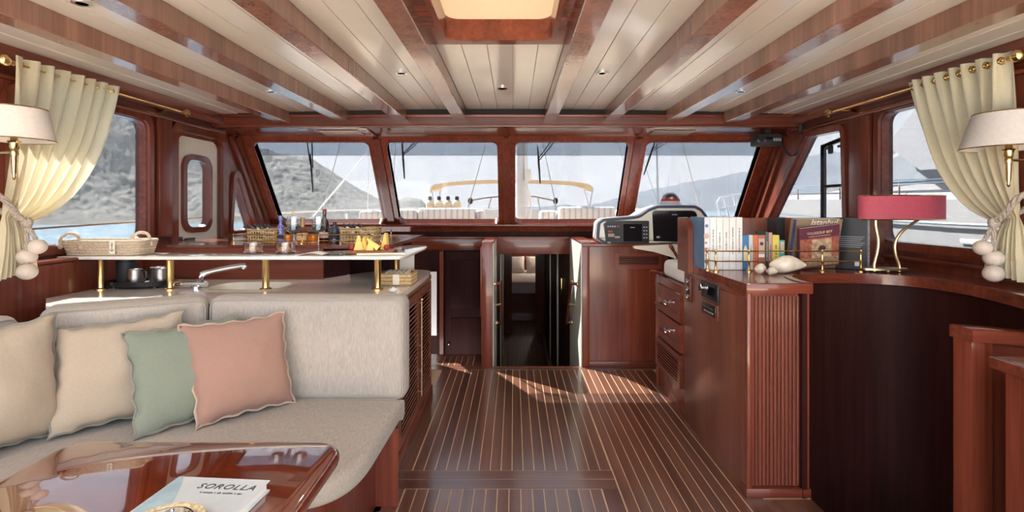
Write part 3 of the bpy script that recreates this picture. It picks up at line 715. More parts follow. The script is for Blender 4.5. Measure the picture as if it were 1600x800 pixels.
# cover book and dish
a = V((-.8375, 1.286, .7)); xd = V((.2325, -.018, 0)).normalized(); yd = V((.018, .2325, 0)).normalized()
bk = thing('art_book', a+xd*.117-yd*.15+V((0, 0, .002)), 'pale hardback art book lying on the polished table', 'book')
plain('pale_cover', (.60, .62, .60, 1), .25, coat=.3, var=.05); plain('cover_blue', (.38, .50, .52, 1), .25, coat=.3, var=.12, sc=20)
M = frameM(a+V((0, 0, .0005)), xd, yd)
def mbox(x0, x1, y0, y1, z0, z1, bev=0):
    b = box(x0, x1, y0, y1, z0, z1, bev, seg=1); bmesh.ops.transform(b.bm, matrix=M, verts=b.bm.verts); return b
cv = obj('cover', mbox(0, .235, -.30, 0, .023, .026, .001), MT['pale_cover'], bk)
obj('back_cover', mbox(0, .235, -.30, 0, 0, .003, .001), MT['pale_cover'], bk)
obj('spine', mbox(-.003, 0, -.30, 0, 0, .026, .001), MT['pale_cover'], bk)
obj('pages', mbox(.002, .228, -.295, -.005, .003, .023), MT['paper'], bk)
arcp = [(0.001, -.299), (.10, -.299)]+[(.10-.09*(k/10)**2+.0, -.299+.298*k/10) for k in range(1, 11)]+[(.001, -.001)]
b = B().loft([[M @ V((u, v, z)) for u, v in arcp] for z in (.0262, .0266)]); obj('cover_picture', b, MT['cover_blue'], cv)
text('title', 'SOROLLA', .030, M @ Matrix.Translation((.148, -.040, .0264)), MT['ink'], cv, shear=.25, space=1.15)
marks('subtitle', .11, .006, M @ Matrix.Translation((.155, -.066, .0264)), MT['ink'], cv, 5)
dc = a+xd*.14-yd*.235+V((0, 0, .0268))
ds = thing('straw_coaster_dish', dc, 'round woven straw dish holding clear glass on the art book', 'dish')
b = B()
for k, (r, z) in enumerate(((.02, .004), (.034, .004), (.048, .005), (.060, .010), (.068, .017), (.073, .025))): b.tube([dc+V((r*math.cos(t), r*math.sin(t), z)) for t in [2*PI*i/28 for i in range(28)]], .0078, 6, closed=True)
obj('woven_dish', b, MT['straw'], ds)
b = B().lathe([(.03, .012), (.046, .014), (.056, .034), (.052, .034), (.042, .018), (.001, .017)], dc, 24)
for k in range(7):
    an = k*.9; b.tube([dc+V((.05*math.cos(an), .05*math.sin(an), .03)), dc+V((.01*math.cos(an+1), .01*math.sin(an+1), .036)), dc+V((-.045*math.cos(an+.6), -.045*math.sin(an+.6), .03))], .005, 6)
obj('glass', b, MT['crystal'], ds)
# ------------------------------------------------------------------ side counter with curved well
ZT = 1.035
plain('cover_navy', (.08, .17, .30, 1), .35, var=.15)
edge = bez([V((1.435, 2.47, 0)), V((1.435, 2.60, 0)), V((1.50, 2.76, 0)), V((1.71, 2.835, 0)), V((1.98, 2.80, 0)), V((2.13, 2.66, 0)), V((2.17, 2.42, 0)), V((2.10, 2.10, 0)), V((2.0, 1.7, 0))], 7)
ctr = thing('curved_counter', (1.8, 3.0, 0), 'wooden side counter sweeping round the dark stairwell, carrying books and lamp', 'counter')
top = [(1.118, 2.462)]+[(p.x, p.y) for p in edge]+[(2.44, 1.7), (2.44, 3.40), (1.118, 3.40)]
b = plate(B(), top, [], fC, .992, ZT)
obj('top', b, MT['gloss_x'], ctr)
lipL = [[V((p.x, p.y, 0)), p] for p in edge]
b = B(); L = []
for i, p in enumerate(edge):
    t = (edge[min(i+1, len(edge)-1)]-edge[max(i-1, 0)]).normalized(); n = V((t.y, -t.x, 0))
    L.append([p+n*.008+V((0, 0, z)) for z in (.985, ZT+.004)]+[p-n*.03+V((0, 0, z)) for z in (ZT+.004, .985)])
b.loft(L); obj('edge_moulding', b, MT['gloss_x'], ctr)
obj('face_panel', box(1.130, 1.155, 2.495, 3.40, .0, .992, .003), MT['panel_brown'], ctr)
obj('face_batten', box(1.126, 1.156, 2.485, 3.385, .955, .992, .004), MT['gloss_y'], ctr)
obj('corner_post', box(1.128, 1.155, 2.475, 2.50, .03, .992, .005), MT['gloss_z'], ctr)
obj('end_backing', box(1.14, 1.425, 2.50, 2.53, .0, .992), MT['gloss_z'], ctr)
rd = None
for i in range(13):
    x = 1.164+.0185*i
    if rd is None: rd = obj('reed', B().lathe([(.0088, 0), (.0088, .92)], (x, 2.50, .05), 10), MT['mahogany_z'], ctr)
    else: copyat(rd, (x, 2.50, .05), ctr)
obj('end_post', box(1.402, 1.43, 2.475, 2.53, .03, .992, .005), MT['gloss_z'], ctr)
obj('front_moulding', box(1.116, 1.437, 2.455, 2.48, .988, ZT+.002, .005), MT['gloss_x'], ctr)
obj('plinth', box(1.122, 1.435, 2.468, 2.54, .0, .045, .004), MT['gloss_x'], ctr)
L = []
for i, p in enumerate(edge):
    t = (edge[min(i+1, len(edge)-1)]-edge[max(i-1, 0)]).normalized(); n = V((t.y, -t.x, 0))
    L.append([p-n*.02+V((0, 0, -1.3)), p-n*.02+V((0, 0, .99)), p-n*.045+V((0, 0, .99)), p-n*.045+V((0, 0, -1.3))])
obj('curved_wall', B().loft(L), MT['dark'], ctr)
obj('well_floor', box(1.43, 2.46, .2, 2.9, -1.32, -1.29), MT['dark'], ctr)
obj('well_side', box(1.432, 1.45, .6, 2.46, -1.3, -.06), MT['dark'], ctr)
# book upstand
obj('back_upstand', box(1.10, 2.44, 3.37, 3.395, ZT, 1.335, .004), MT['panel_brown'], ctr)
ep = rpoly([(3.19, ZT-.04), (3.395, ZT-.04), (3.395, 1.34), (3.19, 1.34)], [.001, .001, .01, .10], 6)
obj('upstand_end', B().prism(ep, lambda u, v, t: V((t, u, v)), 1.085, 1.117), MT['gloss_z'], ctr)
# instruments let into the face
def facebox(nm, y0, y1, z0, z1, t, m, p): return obj(nm, box(1.130-t, 1.131, y0, y1, z0, z1, .003), MT[m], p)
sp = facebox('switch_plate', 3.25, 3.33, .80, .97, .012, 'mahogany_z', ctr)
for z in (.835, .885, .935): obj('switch', B().lathe([(.013, 0), (.013, .006), (.007, .012)], (1.118, 3.29, z), 12, Matrix.Rotation(-PI/2, 4, 'Y')), MT['chrome'], sp)
facebox('switch_field', 3.268, 3.312, .815, .955, .0125, 'black', sp)
st = facebox('stereo', 2.81, 3.06, .875, .972, .012, 'black', ctr)
obj('volume_knob', B().lathe([(.026, 0), (.026, .018), (.02, .024), (.001, .024)], (1.118, 3.02, .932), 18, Matrix.Rotation(-PI/2, 4, 'Y')), MT['chrome'], st)
obj('display', box(1.1172, 1.118, 2.84, 2.96, .90, .95), MT['screen'], st)
cdp = facebox('disc_player', 2.82, 3.06, .775, .862, .010, 'mahogany_y', ctr)
facebox('player_front', 2.84, 3.045, .79, .85, .014, 'black', cdp)
obj('disc_slot', box(1.115, 1.116, 2.87, 3.02, .825, .829), MT['steel'], cdp)
for k in range(5): obj('button', box(1.1145, 1.116, 2.87+.03*k, 2.885+.03*k, .80, .808), MT['grey'], cdp)

# drawer unit with helm seat pad
du = thing('drawer_unit', (1.35, 3.7, 0), 'wooden drawer unit with two drawers and a louvred vent under the helm seat', 'cabinet')
obj('body', box(1.135, 1.75, 3.405, 4.05, 0, .875, .004), MT['gloss_z'], du)
obj('side_post', box(1.124, 1.15, 4.02, 4.06, 0, .875, .004), MT['gloss_z'], du)
for z0, z1 in ((.625, .815), (.425, .61)):
    fx = lambda u, v, t: V((t, u, v))
    d = obj('drawer', B().ring(rpoly(rect(3.44, 4.0, z0, z1), .004), rpoly(rect(3.50, 3.94, z0+.05, z1-.05), .004), fx, 1.112, 1.137), MT['gloss_y'], du)
    obj('drawer_panel', box(1.124, 1.138, 3.49, 3.95, z0+.04, z1-.04), MT['gloss_y'], d)
    kn = B().lathe([(.014, 0), (.006, .006), (.006, .014), (.019, .022), (.020, .03), (.012, .038), (.001, .039)], (1.124, 3.70, (z0+z1)/2), 14, Matrix.Rotation(-PI/2, 4, 'Y'))
    obj('knob', kn, MT['chrome'], d)
vg = obj('louvred_vent', B().ring(rpoly(rect(3.42, 4.0, .19, .41), .004), rpoly(rect(3.46, 3.96, .225, .375), .004), fx, 1.105, 1.137), MT['mahogany_y'], du)
for k in range(7): obj('vent_slat', B().loft([[V((1.132, y, .228+.021*k)), V((1.108, y, .228+.021*k+.004)), V((1.108, y, .228+.021*k+.012)), V((1.132, y, .228+.021*k+.01))] for y in (3.461, 3.959)]), MT['mahogany_y'], vg)
pad = obj('helm_seat_pad', cushion(rpoly(rect(1.15, 1.70, 3.415, 3.98), .07), .877, 1.005, .04, 4), MT['white'], None, 'rounded white seat pad on top of the drawer unit', 'cushion')

# ------------------------------------------------------------------ helm
hc = thing('helm_cabinet', (1.0, 4.7, 0), 'wooden helm cabinet right of the companionway below the instrument pod', 'cabinet')
obj('face_panel', box(.662, 1.36, 4.515, 4.545, 0, 1.085), MT['gloss_z'], hc)
obj('corner_post', box(.597, .665, 4.495, 4.53, 0, 1.085, .005), MT['gloss_z'], hc)
obj('side_panel', box(1.36, 1.9, 4.30, 4.545, 0, .75), MT['dark'], hc)
obj('top', box(.665, 2.44, 4.52, 5.46, 1.04, 1.084, .004), MT['gloss_x'], hc)
obj('top_moulding', box(.6, 1.06, 4.485, 4.515, 1.06, 1.087, .004), MT['gloss_x'], hc)
obj('skirting', box(.6, 1.36, 4.498, 4.515, 0, .05, .004), MT['mahogany_x'], hc)
fy = lambda u, v, t: V((u, t, v))
vt = obj('vent', B().ring(rpoly(rect(.885, 1.30, .865, 1.0), .003), rpoly(rect(.925, 1.275, .90, .975), .003), fy, 4.498, 4.516), MT['mahogany_x'], hc)
for k in range(4): obj('vent_slat', box(.925, 1.275, 4.503, 4.514, .902+.0195*k, .912+.0195*k, .002, seg=1), MT['mahogany_x'], vt)
obj('vent_back', box(.92, 1.28, 4.5145, 4.5148, .895, .98), MT['gap_shade'], vt)  # black sheet in place of the shade behind the helm vent
lip = [(988, 384), (1100, 380), (1100, 440), (1068, 440), (1064, 412), (1050, 402), (1020, 393), (990, 388)]
Yp = 4.47
def ppoly(pts, Y): return [((x-803)*Y/800, 1.4-(y-325)*Y/800) for x, y in pts]
pod = thing('instrument_pod', (1.45, 4.7, 1.084), 'white moulded helm pod with two dark screens and navy trim', 'helm console')
obj('dash_lip', B().prism(ppoly(lip, Yp), fy, 4.44, 4.55), MT['gelcoat_cream'], pod)
out = [(930.5, 374), (933, 346), (942, 341), (986, 337.5), (997, 336), (1011, 326), (1027, 320), (1086, 320), (1097, 326), (1106, 338), (1110, 384), (950, 385)]
OU = rpoly(ppoly(out, 4.56), [.02, .05, .05, .2, .1, .1, .1, .08, .08, .06, .02, .05], 4)
c0 = V((sum(p[0] for p in OU)/len(OU), sum(p[1] for p in OU)/len(OU)))
b = B().loft([[V((c0.x+(u-c0.x)*s, y, c0.y-.12+(v-c0.y+.12)*s)) for u, v in OU] for y, s in ((4.56, 1), (4.75, .99), (4.95, .93), (5.1, .8))])
obj('shell', b, MT['gelcoat'], pod)
o1, o2, o3 = OU, inset(OU, .028), inset(OU, .046)
obj('navy_trim', B().loft([[V((u, 4.555, v)) for u, v in inset(OU, .004)], [V((u, 4.535, v)) for u, v in inset(OU, .010)], [V((u, 4.535, v)) for u, v in o2], [V((u, 4.552, v)) for u, v in inset(OU, .03)]], cap=False), MT['navy_trim'], pod)
obj('face', B().prism(inset(OU, .027), fy, 4.548, 4.56), MT['gelcoat_cream'], pod)
s1 = rpoly(ppoly([(943, 350), (949, 345), (1014, 345), (1014, 380), (955, 380), (946, 372)], 4.54), .008)
p1_ = obj('instrument_panel', B().prism(s1, fy, 4.535, 4.547), MT['black'], pod)
s2 = rpoly(ppoly([(1019, 329), (1089, 329), (1089, 377), (1021, 377)], 4.54), [.03, .05, .02, .01])
p2_ = obj('chart_screen', B().prism(s2, fy, 4.535, 4.547), MT['screen'], pod)
def ptx(nm, x0, y0, x1, y1, m, par, Y=4.5335): 
    a, c = P(x0, y0, Y), P(x1, y1, Y); return obj(nm, box(a.x, c.x, Y-.001, Y+.0015, c.z, a.z), MT[m], par)
plain('red_label', (.35, .05, .06, 1), .5); plain('lcd', (.30, .27, .18, 1), .3); plain('grey_mark', (.35, .36, .38, 1), .5)
ptx('radio_face', 946, 349, 969, 378, 'black_soft', p1_, 4.534); ptx('display', 974, 350, 1003, 377, 'screen', p1_, 4.534)
ptx('lcd', 950, 365, 960, 370, 'lcd', p1_); ptx('red_label', 950, 360.5, 957, 363, 'red_label', p1_); ptx('red_button', 964, 352, 967, 355, 'red_label', p1_)
for k in range(4): ptx('key', 949+3.6*k, 352.5, 951.5+3.6*k, 355, 'grey_mark', p1_)
for k in range(3): ptx('key', 961+2.6*k, 369, 963+2.6*k, 372, 'grey_mark', p1_)
for k in range(4):
    for j in range(2): ptx('key', 1005+4*j, 354+5.5*k, 1007.5+4*j, 356+5.5*k, 'grey_mark', p1_)
ptx('maker_mark', 985, 354.8, 992, 356, 'grey_mark', p1_); ptx('maker_mark', 1050, 334.8, 1058, 336, 'grey_mark', p2_)
ptx('emblem', 1026, 369, 1031, 372, 'grey_mark', p2_); ptx('gauge_strip', 1030, 379, 1075, 384, 'navy_trim', pod, 4.545)
for k in range(5): obj('gauge', B().lathe([(.009, 0), (.009, .006), (.001, .007)], P(1034+9*k, 381.5, 4.542), 10, Matrix.Rotation(PI/2, 4, 'X')), MT['chrome'], pod)
cp = thing('compass', (1.49, 4.86, 1.42), 'domed ship compass with red band on top of the helm pod', 'compass')
cc = (1.485, 4.86, 1.405)
plain('red', (.40, .03, .03, 1), .4)
obj('base', B().lathe([(.11, 0), (.11, .025), (.095, .04), (.088, .06)], cc, 24), MT['gelcoat'], cp)
obj('band', B().lathe([(.088, .06), (.09, .066), (.086, .078), (.08, .082)], cc, 24), MT['red'], cp)
obj('dome', B().lathe([(.08, .082), (.074, .105), (.055, .128), (.03, .142), (.001, .147)], cc, 24), MT['steel'], cp)
# steering wheel
wc = V((1.46, 4.20, .80)); sw = thing('steering_wheel', wc, 'varnished wooden ship wheel with turned handles between helm seat and dash', 'steering wheel')
obj('rim', B().tube([wc+V((.21*math.cos(t), 0, .21*math.sin(t))) for t in [2*PI*i/40 for i in range(40)]], .017, 10, closed=True), MT['gloss_x'], sw)
obj('hub', B().lathe([(.05, -.03), (.055, 0), (.05, .03)], wc, 20, Matrix.Rotation(PI/2, 4, 'X')), MT['brass'], sw)
for k in range(8):
    a_ = R(31+45*k); d = V((math.cos(a_), 0, math.sin(a_)))
    pr = [(.04, .013), (.10, .016), (.15, .010), (.21, .013), (.25, .011), (.265, .015), (.275, .009), (.30, .014), (.33, .017), (.35, .013), (.355, .004)]
    obj('spoke', B().tube([wc+d*q for q, _ in pr], [r for _, r in pr], 8), MT['gloss_z'], sw)
obj('shaft', B().tube([wc, wc+V((0, .30, 0))], .025, 10), MT['steel'], sw)
# handset radio
hr = thing('handset_radio', (2.23, 4.45, 1.95), 'black marine radio with coiled cord hanging below the windscreen header', 'radio')
a, c = P(1183, 209, 4.48), P(1221, 227, 4.48)
obj('case', box(a.x, c.x, 4.46, 4.62, c.z, a.z, .015), MT['black_soft'], hr)
obj('display', box(a.x+.05, c.x-.09, 4.455, 4.462, c.z+.03, a.z-.03, .003), MT['screen'], hr)
obj('knob', B().lathe([(.028, 0), (.026, .03), (.001, .031)], (a.x+.015, 4.46, c.z+.05), 16, Matrix.Rotation(PI/2, 4, 'X')), MT['black'], hr)
for k in range(4): obj('key', box(c.x-.08+.018*k, c.x-.068+.018*k, 4.456, 4.462, c.z+.035, c.z+.06), MT['grey'], hr)
obj('bracket', box(a.x+.08, c.x-.08, 4.5, 4.58, a.z, 2.085), MT['black'], hr)
cord = bez([P(1222, 214, 4.5), P(1227, 235, 4.46), P(1236, 244, 4.42), P(1246, 240, 4.40), P(1252, 226, 4.38), P(1252, 205, 4.36)], 30)
pts = []
for i, p in enumerate(cord): pts.append(p+V((math.cos(i*1.6)*.009, math.sin(i*1.6)*.009, math.sin(i*1.6+.8)*.004)))
obj('coiled_cord', B().tube(pts, .0045, 5), MT['black'], hr)
m_ = P(1252, 197, 4.33); obj('microphone', B().box(m_.x-.025, m_.x+.025, 4.315, 4.35, m_.z-.045, m_.z+.05, .012), MT['black_soft'], hr)

# ------------------------------------------------------------------ newel and gate at the stairwell
nw = thing('newel_gate', (2.0, 2.0, 0), 'wooden newel post and balustrade closing the stairwell at the lower right', 'balustrade')
obj('post', box(1.757, 1.84, 1.965, 2.05, -.9, .886, .004), MT['gloss_z'], nw)
def wavy(x): return .936+.012*math.cos((x-1.75)*9)
L = []
for i in range(15):
    x = 1.752+i*.05; z = wavy(x)-.012; L.append([V((x, 1.955, z-.05)), V((x, 1.955, z-.006)), V((x, 1.965, z)), V((x, 2.05, z)), V((x, 2.06, z-.006)), V((x, 2.06, z-.05))])
obj('handrail', B().loft(L), MT['gloss_x'], nw)
obj('panel', box(1.84, 2.46, 1.985, 2.03, -.9, .886), MT['mahogany_z'], nw)
cu_ = thing('low_cupboard', (2.0, 1.4, -.9), 'low dark wooden cupboard beside the newel post at the photo edge', 'cupboard')
obj('top', box(1.655, 2.455, 1.0, 1.79, .843, .883, .006), MT['gloss_x'], cu_)
obj('body', box(1.70, 2.455, 1.03, 1.77, -.9, .843), MT['gloss_z'], cu_)
obj('door_panel', box(1.69, 1.702, 1.1, 1.68, -.6, .78, .004), MT['dark'], cu_)

# ------------------------------------------------------------------ books, rail, shells, lamp
def book(x0, x1, y0, d, h, col, label, title=None, tcol='ink', z=ZT+.002, grp='books on the curved counter', ts=.5, lean=None, tpos=.5, rough=.4, cover_bits=None, name='book'):
    key = 'bk_%d_%d_%d' % tuple(int(c*255) for c in col[:3])
    if key not in MT: plain(key, col, rough, var=.06, coat=.15)
    t = thing(name, ((x0+x1)/2, y0+d/2, z), label, 'book', grp)
    w_ = x1-x0; th = min(.003, w_*.15)
    b = B().box(x0, x1, y0, y0+th, z, z+h, .001, seg=1); b.box(x0, x0+th, y0+th, y0+d, z, z+h); b.box(x1-th, x1, y0+th, y0+d, z, z+h)
    parts = [obj('cover', b, MT[key], t), obj('pages', box(x0+th, x1-th, y0+th, y0+d-.004, z+.003, z+h-.004), MT['paper'], t)]
    if title:
        sz = min(w_*ts, .03)
        marks('spine_title', h*title, sz*.6, frameM(((x0+x1)/2, y0-.0004, z+h*tpos), (0, 0, -1), (1, 0, 0)), MT[tcol], t, int(x0*9999))
    return t
bx = lambda x, Y=3.01: (x-803)*Y/800
WH = (.74, .72, .69, 1)
H = .308
il = book(1.121, bx(1109), 3.01, .24, H, (.62, .64, .70, 1), 'tall pale book with floral spine and blue cover at the curved end')
obj('blue_cover', box(1.1200, 1.1209, 3.013, 3.25, ZT+.002, ZT+.002+H), MT['cover_navy'], il)
random.seed(4)
for zz, r_, m_ in ((.20, .016, 'bk_pat1'), (.12, .013, 'bk_pat2'), (.26, .010, 'bk_pat3'), (.05, .012, 'bk_pat3'), (.16, .008, 'bk_pat2'), (.085, .009, 'bk_pat1')):
    if m_ not in MT: plain(m_, {'bk_pat1': (.50, .33, .22, 1), 'bk_pat2': (.55, .22, .15, 1), 'bk_pat3': (.12, .16, .30, 1)}[m_], .5)
    obj('printed_motif', B().lathe([(r_, 0), (r_, .0006), (.001, .0006)], (bx(1104.5)+random.uniform(-.006, .006), 3.0096, ZT+zz), 10, Matrix.Rotation(PI/2, 4, 'X')), MT[m_], il)
nth = ['first', 'second', 'third', 'fourth', 'fifth']
for k, tt in enumerate([.42, .32, .34, .5, .5]):
    book(bx(1109.5+10.2*k), bx(1119.2+10.2*k), 3.01, .24, H, WH, '%s of five tall white books counted from the floral spine' % nth[k], tt, ts=.36, tpos=.55, grp='tall white books')
sm = [(1160.5, 1170, 369, (.04, .16, .36, 1), 'small blue paperback with pale arch next to the white books', None, 'book'),
      (1170.5, 1177, 369, (.55, .58, .56, 1), 'small pale grey paperback between the blue and orange ones', .4, 'book'),
      (1177.5, 1184, 369, (.62, .16, .06, 1), 'small orange paperback beside the pictured spine', .5, 'book'),
      (1184.5, 1196, 369, (.40, .13, .09, 1), 'small red-brown paperback with a picture on the spine', None, 'book'),
      (1196.5, 1201, 364, (.07, .09, .08, 1), 'thin dark green book among the small paperbacks', .5, 'book'),
      (1201.5, 1207, 365, (.45, .27, .24, 1), 'thin dusty pink book beside the yellow one', .4, 'book'),
      (1207.5, 1218, 369, (.66, .52, .10, 1), 'small yellow paperback near the teal one', .45, 'book'),
      (1218.5, 1226.5, 377, (.05, .35, .38, 1), 'small teal paperback at the end of the row', None, 'book')]
SB = []
for x0, x1, yt, col, lb, tt, nm in sm:
    h = (422-yt)*3.01/800+.004; SB.append(book(bx(x0), bx(x1), 3.012, .13, h, col, lb, tt, 'ink' if col[0] > .3 else 'paper', ts=.42))
plain('bk_gold', (.68, .60, .36, 1), .5); plain('bk_face', (.55, .40, .30, 1), .5); plain('bk_hair', (.05, .03, .03, 1), .6)
xm = bx(1165.2); pts = [(xm-.012, ZT+.05), (xm+.012, ZT+.05), (xm+.012, ZT+.12), (xm, ZT+.148), (xm-.012, ZT+.12)]
obj('arch_print', B().prism(pts, fy, 3.0114, 3.012), MT['bk_gold'], SB[0])
xm = bx(1190.2)
obj('picture', box(xm-.017, xm+.017, 3.0113, 3.012, ZT+.10, ZT+.185), MT['bk_face'], SB[3])
obj('picture_figure', B().lathe([(.011, 0), (.011, .0005), (.001, .0005)], (xm, 3.0112, ZT+.155), 12, Matrix.Rotation(PI/2, 4, 'X')), MT['bk_hair'], SB[3])
obj('spine_label', box(xm-.017, xm+.017, 3.0113, 3.012, ZT+.075, ZT+.095), MT['paper'], SB[3])
xm = bx(1222.5); obj('spine_picture', box(xm-.011, xm+.011, 3.0113, 3.012, ZT+.10, ZT+.165), MT['bk_face'], SB[7])
book(bx(1213, 3.17), bx(1226, 3.17), 3.165, .12, .302, (.012, .013, .018, 1), 'tall black book standing behind the teal paperback')

def leaning(cx, w_, y0, h, th, tilt, roll, col, label, ycen=None):  # front cover faces the room
    key = 'cv_%d_%d_%d' % tuple(int(c*255) for c in col[:3])
    if key not in MT: plain(key, col, .35, var=.1, coat=.3)
    o0 = V((cx, y0, ZT+.003+abs(math.sin(roll))*w_/2))
    M_ = Matrix.Translation(o0) @ Matrix.Rotation(roll, 4, 'Y') @ Matrix.Rotation(-tilt, 4, 'X')
    t = thing('art_book', o0, label, 'book', 'books on the curved counter')
    def q(nm, x0, x1, z0, z1, d0, d1, m, bev=0, par=t):
        b = box(x0, x1, d0, d1, z0, z1, bev, seg=1); bmesh.ops.transform(b.bm, matrix=M_, verts=b.bm.verts); return obj(nm, b, MT[m], par)
    cv_ = q('front_cover', -w_/2, w_/2, 0, h, 0, .003, key, .001)
    q('back_cover', -w_/2, w_/2, 0, h, th-.003, th, key, .001); q('spine', -w_/2, -w_/2+.003, 0, h, .003, th-.003, key)
    q('pages', -w_/2+.003, w_/2-.005, .004, h-.004, .003, th-.003, 'paper')
    return t, M_, q, cv_
for k_, c_ in (('im_brown', (.30, .21, .13, 1)), ('im_red', (.34, .11, .07, 1)), ('im_skin', (.52, .36, .27, 1)), ('im_sand', (.44, .30, .19, 1)), ('im_navy', (.05, .06, .16, 1)), ('im_plum', (.13, .035, .06, 1))):
    plain(k_, c_, .4, var=.35, sc=45, coat=.2)
t, M_, q, cv_ = leaning(bx(1263, 3.12), .29, 3.09, .305, .03, R(-14), 0, (.30, .21, .13, 1), 'large ornate brown hardback leaning behind the purple one')
q('blue_edge', -.145, -.128, 0, .305, -.0008, 0, 'im_navy', par=cv_); q('cover_pattern', -.12, .14, .02, .24, -.0006, 0, 'im_brown', par=cv_)
text('title', 'Istanbul', .05, M_ @ Matrix.Translation((.035, -.0012, .285)) @ Matrix.Rotation(PI/2, 4, 'X'), MT['paper'], cv_, shear=.2)
t, M_, q, cv_ = leaning(bx(1281, 3.0), .235, 3.005, .248, .025, R(-12), R(-7), (.13, .035, .06, 1), 'plum hardback with painted cover leaning in front behind the brass rail')
q('cover_print', -.112, .112, .01, .18, -.0006, 0, 'im_red', par=cv_); q('print_arch', -.045, .07, .03, .172, -.0010, -.0006, 'im_sand', par=cv_)
q('print_floor', -.108, .11, .012, .06, -.0012, -.0006, 'im_brown', par=cv_)
b = B().ball((.015, -.0012, .115), .024, 10, (1, .03, .8)); bmesh.ops.transform(b.bm, matrix=M_, verts=b.bm.verts); obj('print_figure', b, MT['bk_hair'], cv_)
b = B().ball((.015, -.0012, .085), .03, 10, (1.2, .03, .8)); bmesh.ops.transform(b.bm, matrix=M_, verts=b.bm.verts); obj('print_figure', b, MT['im_skin'], cv_)
text('title', 'YOUSSOUF BEY', .021, M_ @ Matrix.Translation((.0, -.0012, .211)) @ Matrix.Rotation(PI/2, 4, 'X'), MT['bk_gold'], cv_)
marks('subtitle', .13, .0045, M_ @ Matrix.Translation((.0, -.0012, .192)) @ Matrix.Rotation(PI/2, 4, 'X'), MT['bk_gold'], cv_, 3)
t, M_, q, cv_ = leaning(0, .17, 0, .305, .045, R(0), 0, (.014, .014, .017, 1), 'tall black hardback with white lettering beside the pink lamp')
t.matrix_world = Matrix.Translation((2.0, 3.04, ZT+.003)) @ Matrix.Rotation(R(-46), 4, 'Z')
spn = M_ @ Matrix.Translation((.0858, .0225, .15)) @ Matrix.Rotation(PI/2, 4, 'Z') @ Matrix.Rotation(PI/2, 4, 'X') @ Matrix.Rotation(-PI/2, 4, 'Z')
q('spine_board', .0815, .0852, 0, .305, 0, .045, 'grey')
marks('spine_title', .2, .02, spn, MT['paper'], t, 8)
for k in range(6): q('cover_text', -.06, .07-.01*(k % 3), .19-.012*k, .193-.012*k, -.0007, 0, 'grey_mark', par=cv_)
q('cover_code', .02, .05, .02, .045, -.0007, 0, 'paper', par=cv_)

rl = thing('brass_gallery_rail', (1.6, 2.93, ZT), 'brass gallery rail in front of the books', 'rail')
pth = [V((1.128, 2.985, ZT)), V((1.155, 2.93, ZT)), V((1.345, 2.93, ZT)), V((1.765, 2.93, ZT)), V((1.985, 2.93, ZT))]
for z in (.06, .118): obj('rail_bar', B().tube([p+V((0, 0, z)) for p in pth], .004, 6), MT['brass'], rl)
for p in pth: obj('rail_post', B().lathe([(.018, 0), (.018, .006), (.007, .014), (.006, .052), (.010, .06), (.006, .068), (.005, .11), (.009, .118), (.007, .126), (.001, .129)], p, 12), MT['brass'], rl)

def shell(c, L, r, yaw, label, spire=.4, curl=True):
    t = Matrix.Translation(V(c)) @ Matrix.Rotation(yaw, 4, 'Z')
    def fn(u, v):
        a = u*2*PI; s = v; rad = r*(math.sin(PI*min(1, s)**(.8))**.75)*(1-.18*math.sin(a*1.0+s*5)*(1 if curl else 0)) if 0 < s < 1 else .0005
        if spire and s < .25: rad *= .75+.25*math.cos(s*60)
        return t @ V(((s-.5)*L, rad*math.cos(a), r*.98+rad*math.sin(a)))
    obj('seashell', B().grid(fn, 20, 26, True), MT['shell'], None, label, 'seashell', 'seashells on the curved counter', ang=60)
shell(PZ(1231, 427, ZT), .20, .048, R(-6), 'large smooth cream seashell in front of the rail', 0)
shell(PZ(1189, 427.5, ZT), .085, .027, R(20), 'knobbly spiral seashell left of the others', .5)
shell(PZ(1206, 430, ZT), .06, .0215, R(-30), 'smallest round seashell between the other two', .5)
at_ = PZ(1354, 420, ZT)
at = thing('glass_ashtray', at_, 'small clear glass ashtray between the rail and the lamp', 'ashtray')
obj('bowl', B().lathe([(.03, 0), (.04, .003), (.045, .024), (.04, .024), (.034, .008), (.001, .007)], at_+V((0, .02, .001)), 20), MT['crystal'], at)

# lamp with long pink shade
lc = V((2.14, 2.90, ZT+.004)); lm = thing('table_lamp', lc, 'brass table lamp with long pink shade on two curved legs', 'lamp')
def ell(rx, ry, z, n=40, c=lc): return [V((c.x+.055+rx*math.cos(2*PI*k/n), c.y+ry*math.sin(2*PI*k/n), z)) for k in range(n)]
z0, z1 = 1.336, 1.470
obj('shade', B().loft([ell(.242, .09, z0), ell(.242, .09, z1), ell(.238, .086, z1), ell(.238, .086, z0), ell(.242, .09, z0)], cap=False), MT['pink_shade'], lm)
for z in (z0, z1): obj('shade_trim', B().tube(ell(.242, .09, z), .0035, 6, closed=True), MT['brass'], lm)
bp_ = [V((lc.x-.045+.13*math.cos(2*PI*k/32), lc.y+.055*math.sin(2*PI*k/32), 0)) for k in range(32)]
obj('base_plate', B().loft([[p+V((0, 0, z)) for p in bp_] for z in (lc.z+.012, lc.z+.022)]), MT['brass_soft'], lm)
for dx, dy in ((-.14, 0), (.05, 0), (-.05, -.04), (-.04, .04)): obj('foot', B().ball((lc.x+dx, lc.y+dy, lc.z+.008), .010, 10), MT['brass_soft'], lm)
P0 = lambda x, y: P(x, y, 2.90)
obj('leg', B().tube(bez([P0(1366, 423), P0(1366, 412), P0(1371, 392), P0(1372, 375), P0(1368, 352), P0(1368, 330)], 6), .0085, 8), MT['brass_soft'], lm)
